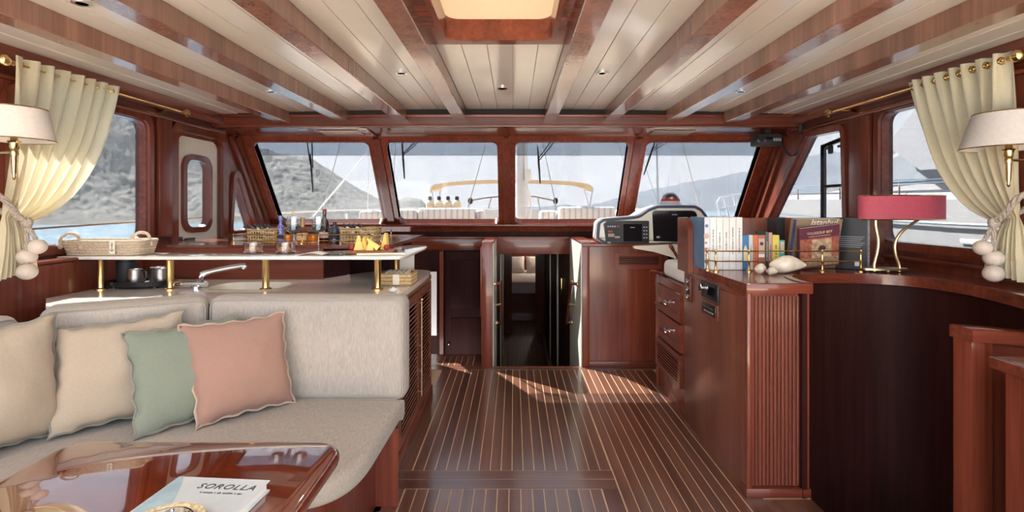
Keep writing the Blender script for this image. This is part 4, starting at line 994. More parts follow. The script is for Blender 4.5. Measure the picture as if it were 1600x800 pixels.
obj('leg', B().tube(bez([P0(1405, 423), P0(1405, 414), P0(1399, 396), P0(1399, 378), P0(1409, 362), P0(1425, 350), P0(1438, 340), P0(1440, 330)], 6), .0085, 8), MT['brass_soft'], lm)
for x in (1366, 1405): obj('leg_collar', B().lathe([(.012, 0), (.013, .012), (.009, .02)], P0(x, 424), 12), MT['brass_soft'], lm)
obj('lamp_holder', B().tube([P0(1368, 330), P0(1440, 330)], .006, 8), MT['brass_soft'], lm)

# ------------------------------------------------------------------ curtains, rods, ties, sconces
def curtains(s, side, first):
    X0 = -2.42 if s > 0 else 2.32; Yn, Yf = (2.47, 3.12) if s > 0 else (2.40, 3.01); ZR = 2.10
    tY = Yn-.02; wallx = XL if s > 0 else XR
    rod = thing('curtain_rod', (X0, 3.1, 2.10), 'brass curtain rod on the %s wall' % side, 'curtain rod', 'brass curtain rods')
    obj('rod', B().tube([(X0, Yn-.02, ZR), (X0, 3.72, ZR)], .007, 10), MT['brass'], rod)
    for y in (Yn-.03, 3.77): obj('finial', B().lathe([(.010, -.04), (.014, -.03), (.012, -.02), (.024, -.005), (.030, .012), (.024, .03), (.01, .038), (.001, .04)], (X0, y, ZR), 14, Matrix.Rotation(PI/2 if y < 3 else -PI/2, 4, 'X')), MT['brass'], rod)
    for y in (Yn+.0, 3.66): obj('bracket', B().tube([(X0, y, ZR), (X0-s*.03, y, ZR), (wallx, y, ZR)], [.010, .007, .016], 8), MT['brass'], rod)
    N = 96
    def fn(u, v):
        ty = lerp(Yf, Yn, u); e = lerp(tY+.06, tY-.03, u)
        cy = lerp(Yf-.20, Yn+.01, u**.8); cz = lerp(1.37, 1.62, u)
        ph = 2*PI*7.5*u
        if v < .72:
            t = v/.72
            y = (1-t)**2*ty+2*t*(1-t)*cy+t*t*e; z = (1-t)**2*2.138+2*t*(1-t)*cz+t*t*lerp(1.325, 1.36, u)
            amp = .024*(1-t)+.014*t+.016*math.sin(PI*t); spread = .008*(1-t)
        else:
            t = (v-.72)/.28; y = e+(u-.5)*-.11*t; z = lerp(lerp(1.325, 1.36, u), 1.06+.04*(1-u), t); amp = .014+.03*math.sin(t*PI/2); spread = 0
        x = X0+amp*math.sin(ph+.6*math.sin(3*v+u*4))+.006*math.sin(ph*2.3+v*6)*(1-.4*t)
        y += spread*math.sin(ph*2)*.5+.004*math.sin(9*v+ph)
        if abs(v-.72) < .05: x = lerp(x, X0, .5*(1-abs(v-.72)/.05))
        x = max(x, XL+.035) if s > 0 else min(x, XR-.035)
        return V((x, y, z))
    cu = obj('curtain', B().grid(fn, N, 60), MT['curtain'], None, 'cream curtain tied back at the %s window' % side, 'curtain', 'cream tied-back curtains', ang=180)
    for k in range(8):
        u = (k+.5)/8; y = lerp(Yf, Yn, u); obj('eyelet', B().tube([(X0+.016*math.cos(a), y, ZR+.016*math.sin(a)) for a in [2*PI*i/14 for i in range(14)]], .004, 5, closed=True), MT['brass'], cu)
    # rope tie with wooden balls
    xr = X0+s*.07; kn = V((xr, tY+.02, 1.33))
    tie = thing('rope_tieback', kn, 'twisted rope tieback with pale round balls on the %s curtain' % side, 'tieback', 'rope tiebacks')
    arm = bez([V((wallx+s*.01, tY-.12, 1.52)), V((X0+s*.05, tY-.10, 1.46)), V((xr, tY-.03, 1.37)), kn], 8)
    def twist(pts, r):
        b = B()
        for ph in (0, 2.1, 4.2): b.tube([p+V((math.cos(i*.9+ph), math.sin(i*.9+ph), .3*math.sin(i*.9+ph)))*r*.55 for i, p in enumerate(pts)], r*.62, 6)
        return b
    obj('rope', twist(arm, .014), MT['rope_grey'], tie)
    back = bez([kn, V((X0-s*.02, tY+.07, 1.34)), V((wallx+s*.02, tY+.02, 1.42)), V((wallx+s*.01, tY-.12, 1.52))], 8); obj('rope', twist(back, .014), MT['rope_grey'], tie)
    obj('knot', B().ball(kn, .026, 12, (1, .9, 1.1)), MT['rope_grey'], tie)
    for dx, dy, ln, br in ((.0, .0, .165, .042), (.03, .022, .118, .040), (.02, -.02, .235, .042)):
        e = kn+V((s*dx, dy, -ln)); obj('cord', twist(bez([kn, kn+V((s*dx*.6, dy*.6, -ln*.5)), e+V((0, 0, br*.6))], 7), .009), MT['rope_grey'], tie)
        obj('ball', B().ball(e, br, 20, (1, 1, .92)), MT['bead'], tie)
    return cu
curtains(1, 'galley-side', None); curtains(-1, 'bookshelf-side', None)

def sconce(c, s, rb, rt, h, side):
    c = V(c); wx = XL if s > 0 else XR
    t = thing('wall_sconce', (wx, c.y, c.z), 'brass wall sconce with pale cone shade on the %s wall' % side, 'wall lamp', 'brass wall sconces')
    obj('shade', B().loft([[V((c.x+r*math.cos(2*PI*k/40), c.y+r*math.sin(2*PI*k/40), z)) for k in range(40)] for r, z in ((rb, c.z), (rt, c.z+h), (rt-.003, c.z+h), (rb-.003, c.z), (rb, c.z))], cap=False), MT['shade'], t)
    for r, z in ((rb, c.z), (rt, c.z+h)): obj('shade_trim', B().tube([V((c.x+r*math.cos(2*PI*k/40), c.y+r*math.sin(2*PI*k/40), z)) for k in range(40)], .0028, 6, closed=True), MT['brass'], t)
    obj('candle_tube', B().lathe([(.002, -.18), (.007, -.17), (.005, -.16), (.009, -.145), (.012, -.075), (.016, -.06), (.013, -.045), (.018, -.035), (.02, -.012), (.026, -.006), (.014, .0), (.012, .06)], c, 14), MT['brass'], t)
    obj('arm', B().tube(bez([c+V((0, 0, -.055)), c+V((-s*.08, 0, -.057)), V((wx+s*.06, c.y, c.z-.058)), V((wx, c.y, c.z-.058))], 5), .006, 8), MT['brass'], t)
    obj('wall_plate', B().lathe([(.05, 0), (.05, .008), (.03, .016), (.012, .02)], (wx, c.y, c.z-.058), 20, Matrix.Rotation(s*PI/2, 4, 'Y')), MT['brass'], t)
    obj('spider', B().tube([c+V((-rt, 0, h-.004)), c+V((rt, 0, h-.004))], .002, 5), MT['brass'], t)
sconce((-2.245, 2.30, 1.705), 1, .146, .116, .142, 'galley-side'); sconce((2.27, 2.35, 1.675), -1, .178, .128, .16, 'bookshelf-side')
# ------------------------------------------------------------------ things on the bar shelf (top at z = 1.13)
ZB = 1.1305; ZL = 1.1555; ZW = .9305
# rope tray
tc = V((-2.33, 2.965, ZB)); rt = thing('rope_tray', tc, 'low oblong tray of coiled pale rope with two handles on the bar shelf', 'tray')
def rr_(w_, d, r, z, yaw=R(3)):
    pts = []
    for u, v in rpoly(rect(-w_, w_, -d, d), r, 8):
        pts.append(V((tc.x+u*math.cos(yaw)-v*math.sin(yaw), tc.y+u*math.sin(yaw)+v*math.cos(yaw), z)))
    return pts
for k in range(6):
    e = k*.003; obj('rope_coil', B().tube(rr_(.20+e, .085+e, .05, ZB+.009+k*.0145), .0085, 8, closed=True), MT['rope'], rt)
obj('tray_floor', B().loft([rr_(.20, .085, .05, z) for z in (ZB+.002, ZB+.008)]), MT['rope'], rt)
for sx in (-1, 1):
    x = tc.x+sx*.155; y = tc.y+(-.10 if sx < 0 else .02)
    pts = bez([V((x-.055, y, ZB+.055)), V((x-.05, y, ZB+.095)), V((x-.02, y+.01, ZB+.125)), V((x+.03, y+.01, ZB+.118)), V((x+.055, y, ZB+.085)), V((x+.065, y, ZB+.05))], 5)
    h = obj('handle', B().tube(pts, .0085, 8), MT['rope'], rt)
    if sx < 0: obj('knot', B().ball(pts[0], .018, 8).ball(pts[-1], .018, 8), MT['rope'], h)
tg = obj('canvas_tag', box(tc.x+.075, tc.x+.105, tc.y-.112, tc.y-.108, ZB+.014, ZB+.085), MT['label'], rt)
ax = tc.x+.09; ay = tc.y-.1125
b = B().tube([(ax, ay, ZB+.03), (ax, ay, ZB+.068)], .0016, 5); b.tube([(ax-.008, ay, ZB+.062), (ax+.008, ay, ZB+.062)], .0014, 5)
b.tube([(ax+.011*math.cos(t), ay, ZB+.040+.011*math.sin(t)) for t in [PI+PI*i/8 for i in range(9)]], .0016, 5); b.tube([(ax+.004*math.cos(t), ay, ZB+.072+.004*math.sin(t)) for t in [2*PI*i/10 for i in range(10)]], .0012, 5, closed=True)
obj('anchor_print', b, MT['ink'], tg)

# glass bowls of nuts
random.seed(3)
for x, nm in ((389, 'left'), (440, 'right')):
    c = PZ(x, 397, ZB)+V((0, .05, .001)); t = thing('glass_bowl', c, 'clear glass bowl of nuts on the bar, the %s' % ('one nearer the rope tray' if nm == 'left' else 'one nearer the wine glasses'), 'bowl', 'glass bowls of nuts')
    obj('bowl', B().lathe([(.044, 0), (.052, .004), (.053, .064), (.049, .064), (.047, .012), (.001, .010)], c, 24), MT['crystal'], t)
    b = B()
    for k in range(34):
        a_, r_ = random.uniform(0, 2*PI), .036*math.sqrt(random.random())
        b.ball(c+V((r_*math.cos(a_), r_*math.sin(a_), .018+random.uniform(0, .022)*(1-r_/.05))), .0085, 6, (1.2, .8, .8))
    n_ = obj('nuts', b, MT['nuts'], None, 'brown nuts heaped in the %s glass bowl' % nm, 'nuts', kind='stuff')
# wine glasses
for x, nm in ((456, 'behind the nut bowl'), (495, 'beside the dark bottle')):
    c = PZ(x, 394.5, ZB)+V((0, .03, .001)); t = thing('wine_glass', c, 'stemmed wine glass of dark red wine, the one %s' % nm, 'wine glass', 'wine glasses on the bar')
    obj('glass', B().lathe([(.036, 0), (.036, .002), (.006, .008), (.0035, .02), (.0035, .105), (.010, .113), (.034, .122), (.041, .135), (.042, .215), (.0405, .215), (.0395, .136), (.03, .125), (.001, .120)], c, 24), MT['glass'], t)
    obj('wine', B().lathe([(.002, .1205), (.029, .1255), (.039, .137), (.0392, .158), (.001, .158)], c, 24), MT['wine'], t)
# open leaflet
lf_ = V((-1.085, 2.96, ZB)); t = thing('open_leaflet', lf_, 'open printed leaflet lying on the bar near the wine glasses', 'leaflet')
plain('dark_print', (.06, .07, .07, 1), .3, var=.6, sc=40, coat=.3)
def leaf_(s, z0):
    def fn(u, v):
        x = s*u*.15; return V((lf_.x+x, lf_.y-.06+.11*v+.02*u*s, ZB+.003+z0+.016*math.sin(PI*min(1, u*1.1))*(1-u*.4)))
    return B().grid(fn, 10, 4)
a1 = obj('page', leaf_(1, 0), MT['dark_print'], t); a2 = obj('page', leaf_(-1, 0), MT['paper'], t)
for o_ in (a1, a2):
    m = o_.modifiers.new('thickness', 'SOLIDIFY'); m.thickness = .0015
# cheese board
cb = V((-.835, 3.02, ZB)); t = thing('cheese_board', cb, 'wooden board holding cheese wedges on the bar', 'board')
obj('board', box(cb.x-.135, cb.x+.135, cb.y-.06, cb.y+.06, ZB+.001, ZB+.022, .006), MT['board'], t)
def wedge(c, w_, h, th, rot, lean, lb, m='cheese'):
    M_ = Matrix.Translation(V(c)) @ Matrix.Rotation(rot, 4, 'Z') @ Matrix.Rotation(lean, 4, 'Y')
    b = B().prism([(-w_/2, 0), (w_/2, 0), (w_*.1, h), (-w_*.1, h)], lambda u, v, t_: V((u, t_, v)), -th/2, th/2)
    bmesh.ops.transform(b.bm, matrix=M_, verts=b.bm.verts); return obj('cheese_wedge', b, MT[m], None, lb, 'cheese', 'cheese wedges on the board')
zc = ZB+.0225
wedge(P(558, 0, 3.0).to_2d().to_3d()+V((0, .02, zc)), .055, .085, .05, .4, 0, 'tall upright cheese wedge at the left of the board')
wedge(V((P(569, 0, 3.0).x, 3.03, zc)), .05, .078, .04, -.3, .0, 'second upright cheese wedge on the board')
wedge(V((P(579, 0, 3.0).x, 2.995, zc)), .045, .068, .03, .1, .0, 'narrow pointed cheese wedge in the middle of the board')
wedge(V((P(592, 0, 3.0).x, 2.99, zc+.012)), .035, .085, .03, .2, -.85, 'slanting cheese stick resting on the board')
wedge(V((P(599, 0, 3.0).x, 3.03, zc)), .045, .10, .03, -.2, .1, 'tall thin cheese wedge at the right of the board')
for x, y_, r_, m, lb in ((550, 3.0, .021, 'rind', 'dark red round fruit at the left end of the board'), (575, 3.035, .026, 'fig', 'dark fig behind the middle wedge'), (585, 3.02, .022, 'fig', 'dark fig beside the slanting cheese'), (591, 3.05, .024, 'rind', 'red round fruit behind the slanting cheese'), (604, 3.0, .018, 'rind', 'red round fruit at the right end of the board')):
    obj('fruit', B().ball((P(x, 0, 3.0).x, y_, zc+r_*.95), r_, 14, (1, 1, .95)), MT[m], None, lb, 'fruit', 'fruit on the cheese board')
gd = PZ(622, 397, ZB)+V((0, .04, .001)); t = thing('ribbed_glass_dish', gd, 'small ribbed glass dish at the end of the bar shelf', 'dish')
obj('dish', B().lathe([(.024, 0), (.03, .004), (.034, .018), (.031, .02), (.035, .034), (.031, .034), (.026, .01), (.001, .008)], gd, 20), MT['crystal'], t)
for k in range(4):
    x = -.86+.05*k; obj('breadstick', B().tube([(x-.03, 2.90+.012*k, ZB+.007), (x+.09, 2.915+.004*k, ZB+.007)], .006, 8), MT['label'], None, ['pale breadstick nearest the leaflet', 'second pale breadstick below the board', 'third pale breadstick below the board', 'pale breadstick nearest the glass dish'][k], 'breadstick', 'breadsticks in front of the board')

# ------------------------------------------------------------------ bottles and baskets on the ledge
def bottle(x, Y, prof, m, label, cap=None, lab=None, liquid=None):
    c = V(((x-803)*Y/800, Y, ZL)); t = thing('bottle', c, label, 'bottle', 'bottles on the galley ledge')
    obj('glass', B().lathe(prof, c, 18), MT[m], t)
    if cap: obj('stopper', B().lathe([(cap[0], prof[-1][1]-.004), (cap[0], prof[-1][1]+cap[1]), (.001, prof[-1][1]+cap[1]+.001)], c, 14), MT[cap[2]], t)
    if liquid: obj('liquid', B().lathe([(liquid[0], .004), (liquid[0], liquid[1]), (.001, liquid[1])], c, 16), MT[liquid[2]], t)
    if lab: obj('paper_label', B().grid(lambda u, v: c+V(((lab[0]+.0008)*math.sin((u-.5)*2.2), -(lab[0]+.0008)*math.cos((u-.5)*2.2), lerp(lab[1], lab[2], v))), 10, 2), MT[lab[3]], t)
    return t
plain('blue_pattern', (.12, .13, .42, 1), .2, coat=.5, var=1.6, sc=110); plain('amber', (.75, .25, .02, 1), .1, coat=.5, var=.15); plain('bottle_dark', (.03, .008, .008, 1), .08, coat=.6); plain('bottle_navy', (.035, .05, .085, 1), .12, coat=.5)
plain('stopper_wood', (.52, .33, .13, 1), .6); plain('pink_label', (.70, .50, .47, 1), .6); plain('amber_label', (.78, .52, .28, 1), .6)
bottle(438.5, 3.58, [(.022, 0), (.025, .004), (.025, .10), (.022, .118), (.012, .13), (.011, .16), (.013, .162), (.013, .19), (.001, .191)], 'blue_pattern', 'slim blue patterned bottle behind the glass bowl', lab=(.025, .03, .055, 'ink'))
bottle(450, 3.62, [(.03, 0), (.034, .005), (.034, .055), (.012, .075), (.01, .085)], 'amber_glass', 'squat amber bottle behind the first wine glass', (.011, .02, 'brass_soft'), liquid=(.03, .052, 'amber'))
bottle(473, 3.62, [(.036, 0), (.040, .004), (.040, .072), (.030, .085), (.013, .10), (.012, .115)], 'amber_glass', 'amber bottle with tall wooden stopper between the wine glasses', (.0125, .065, 'stopper_wood'), (.040, .018, .066, 'amber_label'), (.036, .068, 'amber'))
bottle(490, 3.60, [(.025, 0), (.036, .015), (.040, .042), (.034, .07), (.012, .09), (.01, .10)], 'amber_glass', 'round amber bottle behind the second wine glass', (.011, .02, 'brass_soft'), liquid=(.032, .06, 'amber'))
bottle(507, 3.70, [(.036, 0), (.038, .005), (.038, .12), (.03, .15), (.013, .175), (.012, .20), (.014, .202), (.014, .222), (.001, .223)], 'bottle_dark', 'tall dark wine bottle with sloping shoulders', (.0145, .012, 'rind'), (.038, .03, .07, 'pink_label'))
bottle(523, 3.60, [(.03, 0), (.034, .004), (.034, .095), (.026, .108), (.012, .115), (.011, .125)], 'bottle_navy', 'dark navy bottle with black stopper beside the right basket', (.0125, .022, 'black'), (.034, .03, .075, 'ink'))
bottle(458, 3.72, [(.02, 0), (.022, .004), (.022, .13), (.009, .155), (.008, .20)], 'pale_glass', 'slender clear bottle with yellow cap behind the first wine glass', (.009, .015, 'cheese'))
def basket(x0, x1, Y, d, h, label):
    xa, xb = (x0-803)*Y/800, (x1-803)*Y/800
    t = thing('wicker_basket', ((xa+xb)/2, Y+d/2, ZL), label, 'basket', 'wicker baskets on the galley ledge')
    nst = 10
    def loop(z, g=0): return [V((u, v, z)) for u, v in rpoly(rect(xa-g, xb+g, Y-g, Y+d+g), .02, 3)]
    for k in range(7):
        L = loop(ZL+.006+h*(k/6)*.93, .004*k/6); n = len(L); b = B()
        fine = []
        for i in range(n):
            for q in range(4): fine.append(lerp(L[i], L[(i+1) % n], q/4))
        fine = [p+V((0, 0, .004*math.sin(i*1.3+k*PI))) for i, p in enumerate(fine)]
        b.tube(fine, .0045 if k < 6 else .007, 5, closed=True); obj('weaver', b, MT['straw' if k % 2 else 'straw_dark'], t)
    st = None
    for i in range(nst+1):
        for yy in (Y-.004, Y+d+.004):
            x = lerp(xa+.01, xb-.01, i/nst)
            if st is None: st = obj('stake', B().tube([(x, yy, ZL+.002), (x, yy, ZL+h)], .003, 5), MT['straw'], t)
            else: copyat(st, (x, yy, ZL+.002), t)
    obj('floor', box(xa+.01, xb-.01, Y+.005, Y+d-.005, ZL+.001, ZL+.006), MT['straw_dark'], t)
    return xa, xb
xa, xb = basket(386, 430, 3.52, .16, .095, 'wicker basket of dark bottles at the left end of the ledge')
tone = ['black', 'ink_dark', 'white', 'lilac']
plain('ink_dark', (.05, .05, .06, 1), .3, coat=.3); plain('lilac', (.50, .46, .60, 1), .4)
def tubey(c, d, L, r, m, lb):
    c = V(c); d = V(d).normalized(); pr = [(0, r*.9), (L*.7, r), (L*.78, r*.7), (L*.82, r*.75), (L, r*.75)]
    t = thing('small_flask', c, lb, 'flask', 'small flasks in the baskets')
    obj('body', B().tube([c+d*q for q, _ in pr[:3]], [r_ for _, r_ in pr[:3]], 10), MT[m], t); obj('cap', B().tube([c+d*q for q, _ in pr[2:]], [r_ for _, r_ in pr[2:]], 10), MT['black'], t)
w5 = ['first', 'second', 'third', 'fourth', 'fifth']
for k in range(5): tubey((xa+.07+.034*k, 3.60+.02*(k % 2), ZL+.03), (-.75, -.1, .75), .14, .014, ['ink_dark', 'white', 'ink_dark', 'lilac', 'ink_dark'][k], '%s flask leaning out of the left basket, counted from the left' % w5[k])
xa, xb = basket(532, 586, 3.50, .16, .105, 'wicker basket of slanting flasks at the right end of the ledge')
for k in range(4): tubey((xa+.10+.034*k, 3.58+.02*(k % 2), ZL+.035), (-.8, -.05, .7), .145, .013, ['white', 'ink_dark', 'label', 'ink_dark'][k], '%s flask leaning out of the right basket, counted from the left' % w5[k])

# ------------------------------------------------------------------ worktop things
cm = V((-2.225, 3.06, ZW)); t = thing('black_tray', cm, 'black oval tray with steel mugs on the galley worktop', 'tray')
obj('tray', B().loft([[cm+V((rx*math.cos(2*PI*k/36), ry*math.sin(2*PI*k/36), z)) for k in range(36)] for rx, ry, z in ((.165, .105, .008), (.185, .125, .014), (.19, .13, .042), (.185, .125, .042), (.178, .118, .020))]), MT['black'], t)
for dx, dy in ((-.12, -.06), (.12, -.06), (.12, .06), (-.12, .06)): obj('foot', B().lathe([(.014, 0), (.014, .010)], cm+V((dx, dy, 0)), 10), MT['black'], t)
for x, y, lb in ((.0, -.05, 'largest front steel mug on the black tray'), (.06, .05, 'middle steel mug on the black tray'), (.125, -.01, 'right steel mug on the black tray')):
    c = cm+V((x, y, .0225)); m = thing('steel_mug', c, lb, 'mug', 'steel mugs on the black tray')
    obj('cup', B().lathe([(.042, 0), (.043, .004), (.036, .080), (.038, .088), (.034, .088), (.033, .08), (.038, .01), (.001, .008)], c, 22), MT['steel'], m)
    obj('handle', B().tube(bez([c+V((.038, 0, .078)), c+V((.062, 0, .074)), c+V((.062, 0, .03)), c+V((.042, 0, .015))], 4), .006, 8), MT['black'], m)
c = cm+V((-.105, .02, .0225)); m = thing('black_canister', c, 'tall black canister behind the mugs on the tray', 'canister')
obj('body', B().lathe([(.05, 0), (.052, .004), (.052, .125), (.048, .128)], c, 22), MT['black_soft'], m); obj('lid', B().lathe([(.052, .128), (.05, .14), (.012, .142), (.012, .15), (.001, .151)], c, 22), MT['black'], m)
# woven box
x0, x1 = -.80, -.62; y0, y1 = 3.09, 3.27
t = thing('woven_box', ((x0+x1)/2, (y0+y1)/2, ZW), 'small woven box of sachets on the worktop below the bar end', 'basket')
for k in range(7): obj('weave_row', B().tube([V((u, v, ZW+.006+.0105*k)) for u, v in rpoly(rect(x0, x1, y0, y1), .008, 2)], .0062, 6, closed=True), MT['straw' if k % 2 else 'straw_dark'], t)
obj('floor', box(x0, x1, y0, y1, ZW+.001, ZW+.006), MT['straw_dark'], t)
obj('tag', box(x0+.07, x0+.11, y0-.009, y0-.0065, ZW+.008, ZW+.068), MT['label'], t)
for k in range(5):
    obj('sachet', box(x0+.02+.03*k, x0+.024+.03*k, y0+.02, y1-.02, ZW+.0065, ZW+.080, .001), MT['paper'], None, '%s white sachet in the woven box, counted from the left' % w5[k], 'sachet', 'sachets in the woven box')
fl = PZ(613, 457, ZW)+V((0, .02, .001)); b = B()
for k in range(9): 
    a_ = k*2*PI/9; b.ball(fl+V((.014*math.cos(a_), .014*math.sin(a_), .010)), .011, 8, (1, 1, .8))
b.ball(fl+V((0, 0, .014)), .012, 8); obj('white_flower', b, MT['white'], None, 'small white flower on the worktop in front of the woven box', 'flower')
# ------------------------------------------------------------------ outside: foredeck, neighbours, sea, hills
def onF(x, y, t=.07):
    k = (325-y)/800; v = (k*(BY+nY*t)-BZ-nZ*t+1.4)/(sZ-k*sY); p = fF(0, v, t); p.x = (x-803)*p.y/800; return p
wn_ = ['leftmost windscreen pane', 'pane left of the centre post', 'pane right of the centre post', 'rightmost windscreen pane']
for nm, blade, arms in ((wn_[0], ((485, 240), (489, 300)), (((479, 214), (485, 258)), ((487, 214), (489, 262)))), (wn_[1], ((628, 220), (632, 279)), (((656, 214), (630, 240)), ((663, 214), (631, 242)))),
                        (wn_[2], ((840, 229), (844, 286)), (((866, 214), (841, 248)), ((872, 214), (843, 250)))), (wn_[3], ((1024, 219), (1006, 273)), (((1046, 214), (1017, 234)), ((1058, 214), (1019, 236))))):
    a, c = onF(*blade[0]), onF(*blade[1]); t = thing('windscreen_wiper', c, 'black wiper hanging outside the '+nm, 'wiper', 'windscreen wipers')
    obj('blade', B().tube([a, lerp(a, c, .5), c], [.006, .011, .007], 6), MT['black'], t)
    for p, q in arms: obj('arm', B().tube([onF(*p), onF(*q)], .0055, 6), MT['black'], t)

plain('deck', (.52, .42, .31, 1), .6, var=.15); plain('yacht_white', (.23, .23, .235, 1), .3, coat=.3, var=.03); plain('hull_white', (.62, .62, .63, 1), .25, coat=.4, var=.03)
m, n, l, bs = base('stripe'); v = coords(n, l, (1, 1, 1), False)
wv = n.new('ShaderNodeTexWave'); wv.bands_direction = 'X'; wv.inputs['Scale'].default_value = 3.6; l.new(v, wv.inputs[0])
l.new(ramp(n, l, wv.outputs['Fac'], (.50, .49, .52, 1), (.80, .77, .72, 1), .05, .35), bs.inputs['Base Color']); bs.inputs['Roughness'].default_value = .9; MT['stripe'] = m
fd = struct('foredeck', B().prism([(-2.9, 5.5), (2.8, 5.5), (2.9, 8), (1.9, 12.5), (.2, 15.5), (-.4, 15.5), (-2.0, 12.5), (-3.0, 8)], fC, .965, 1.0), MT['deck'], 'pale foredeck beyond the windscreen carrying striped cushions', 'deck')
for xa, xb in ((-2.55, -1.13), (.72, 2.45)): obj('deck_front', box(xa, xb, 5.51, 5.56, -.2, .965), MT['hull_white'], fd)
for s in (-1, 1):
    L = []
    for X_, Y_, z1 in ((s*2.95, -2.5, .35), (s*3.0, 3, .4), (s*3.0, 8, 1.06), (s*2.0, 12.5, 1.12), (s*.25, 15.5, 1.2)):
        L.append([V((X_-.05, Y_, -1.6)), V((X_-.05, Y_, z1)), V((X_-.05-s*.08, Y_, z1)), V((X_-.05-s*.08, Y_, -1.6))])
    obj('bulwark', B().loft(L), MT['hull_white'], fd)
    obj('side_deck', box(*sorted((s*2.60-.04, s*2.95-.04)), -2.5, 5.6, .25, .30), MT['deck'], fd)
coam = obj('deck_coaming', box(-1.25, .45, 9.0, 9.06, 1.0, 1.385, .02), MT['hull_white'], None, 'low white coaming across the foredeck behind the cushions', 'coaming')
def seatpad(x0, x1, yt, Y, lb, yb=347):
    a, c = P(x0, yt, Y), P(x1, yb, Y)
    b = box(a.x, c.x, Y, Y+.28, max(1.001, c.z-.1), a.z, .05, seg=3); obj('striped_cushion', b, MT['stripe'], None, lb, 'cushion', 'striped deck cushions')
seatpad(560, 603, 329, 7.6, 'striped deck cushion seen in the leftmost windscreen pane')
seatpad(606, 650, 327, 7.65, 'striped deck cushion just right of the first windscreen post')
seatpad(652, 741, 325, 7.7, 'widest striped deck cushion left of the centre post')
seatpad(742, 757, 328, 7.9, 'narrow striped deck cushion end left of the centre post')
seatpad(843, 872, 329, 7.9, 'small low striped deck cushion right of the mast')
seatpad(873, 962, 323, 7.7, 'long striped deck cushion right of the centre post')
seatpad(966, 1010, 326, 7.7, 'striped deck cushion behind the third windscreen post')
# awning on hoops
Ya = 10.5; aw = thing('deck_awning', P(800, 330, Ya), 'tan canvas awning on thin metal legs above the foredeck', 'awning')
cur = bez([V((672, 294, 0)), V((678, 289, 0)), V((700, 285, 0)), V((740, 282, 0)), V((800, 280.5, 0)), V((860, 282, 0)), V((900, 284.5, 0)), V((920, 288, 0)), V((927, 293, 0))], 5)
cu2 = [V((p.x, p.y+(6 if 690 < p.x < 905 else 6.5+abs(p.x-800)/128*1.6), 0)) for p in cur]
L = [[P(p.x, p.y, Ya) for p in cur], [P(p.x, p.y, Ya)+V((0, 1.6, .06)) for p in cur], [P(p.x, p.y, Ya)+V((0, 1.6, .03)) for p in cur], [P(p.x, q.y, Ya) for p, q in zip(cur, cu2)]]
b = B(); vs = [[b.bm.verts.new(p) for p in l_] for l_ in L]
for j in range(4):
    A_, D_ = vs[j], vs[(j+1) % 4]
    for i in range(len(A_)-1): b.bm.faces.new((A_[i], A_[i+1], D_[i+1], D_[i]))
obj('canopy', b, MT['canvas_tan'], aw)
for p, q in (((675, 294), (679, 332)), ((688, 296), (684, 332)), ((913, 296), (921, 326)), ((926, 293), (921, 326))): obj('leg', B().tube([P(*p, Ya), P(*q, Ya), P(q[0], q[1], Ya)+V((0, 0, -.35))], .012, 6), MT['steel'], aw)
fabric('canvas_bag', (.55, .44, .30, 1), (.66, .54, .39, 1), 120, bst=.1)
for k, x in enumerate((672, 686, 700, 714)):
    c = P(x, 326, 8.4); c.z = 1.0; t = thing('fender_bag', c, '%s tan canvas bag on deck under the awning, counted from the left' % w5[k], 'bag', 'canvas bags on the foredeck')
    obj('bag', B().lathe([(.066, 0), (.07, .02), (.07, .44), (.06, .50), (.03, .53)], c, 14), MT['canvas_bag'], t); obj('tie_top', B().lathe([(.025, .525), (.036, .55), (.026, .59), (.001, .595)], c, 8), MT['black_soft'], t)
ms = thing('mast', (P(814, 330, 8.6).x, 8.6, 1.0), 'white mast with ropes just right of the centre window post', 'mast')
c = V((P(813, 0, 8.6).x, 8.6, 1.0)); obj('spar', B().tube([c, c+V((0, 0, 6))], .075, 14), MT['hull_white'], ms)
obj('winch', box(c.x+.07, c.x+.18, 8.5, 8.6, 1.85, 2.05, .02), MT['gelcoat_cream'], ms)
for k in range(4): obj('halyard', B().tube([c+V((.09+.022*k-.02*(k % 2), -.09, .1)), c+V((.08+.012*k, -.085, 1.0)), c+V((.07, -.08, 5.5))], .010, 5), MT['white'], ms)
obj('coiled_line', B().tube([c+V((.13+.05*math.cos(i*.8), -.11+.01*math.sin(i), .35+.35*math.sin(i*.4)+.003*i)) for i in range(40)], .010, 5), MT['white'], ms)
stays = [((534, 214), (504, 330), 8.5, 'thin dark stay crossing the leftmost pane', 'steel', .008), ((576, 236), (488, 340), 8.0, 'white slanting rope in the leftmost pane', 'white', .014), ((577, 240), (574, 336), 9, 'pale vertical rope beside the first post', 'white', .010), ((762, 214), (731, 325), 9, 'thin stay left of the centre post running to the deck rail', 'steel', .008), ((619, 214), (616, 262), 9, 'thin rope at the left edge of the second pane', 'steel', .007),
         ((846, 214), (868, 318), 9, 'thin stay right of the centre post', 'steel', .008), ((962, 214), (976, 256), 9, 'short stay at the upper corner of the third pane', 'steel', .008), ((1064, 214), (1084, 290), 7.8, 'thin stay in the rightmost pane', 'steel', .008), ((1026, 214), (1029, 322), 20, 'slim distant mast in the rightmost pane', 'steel', .035), ((1003, 244), (1021, 298), 20, 'thin wire beside the slim distant mast', 'steel', .012)]
for p, q, Y_, lb, m, r_ in stays:
    a, c = P(*p, Y_), P(*q, Y_); d = (a-c); zl = 1.001 if Y_ < 15 else -1.4; c = c-d*((c.z-zl)/d.z); d = a-c; obj('rigging_line', B().tube([c, c+d*1.0, c+d*2.0], r_, 5), MT[m], None, lb, 'rigging', 'rigging lines')
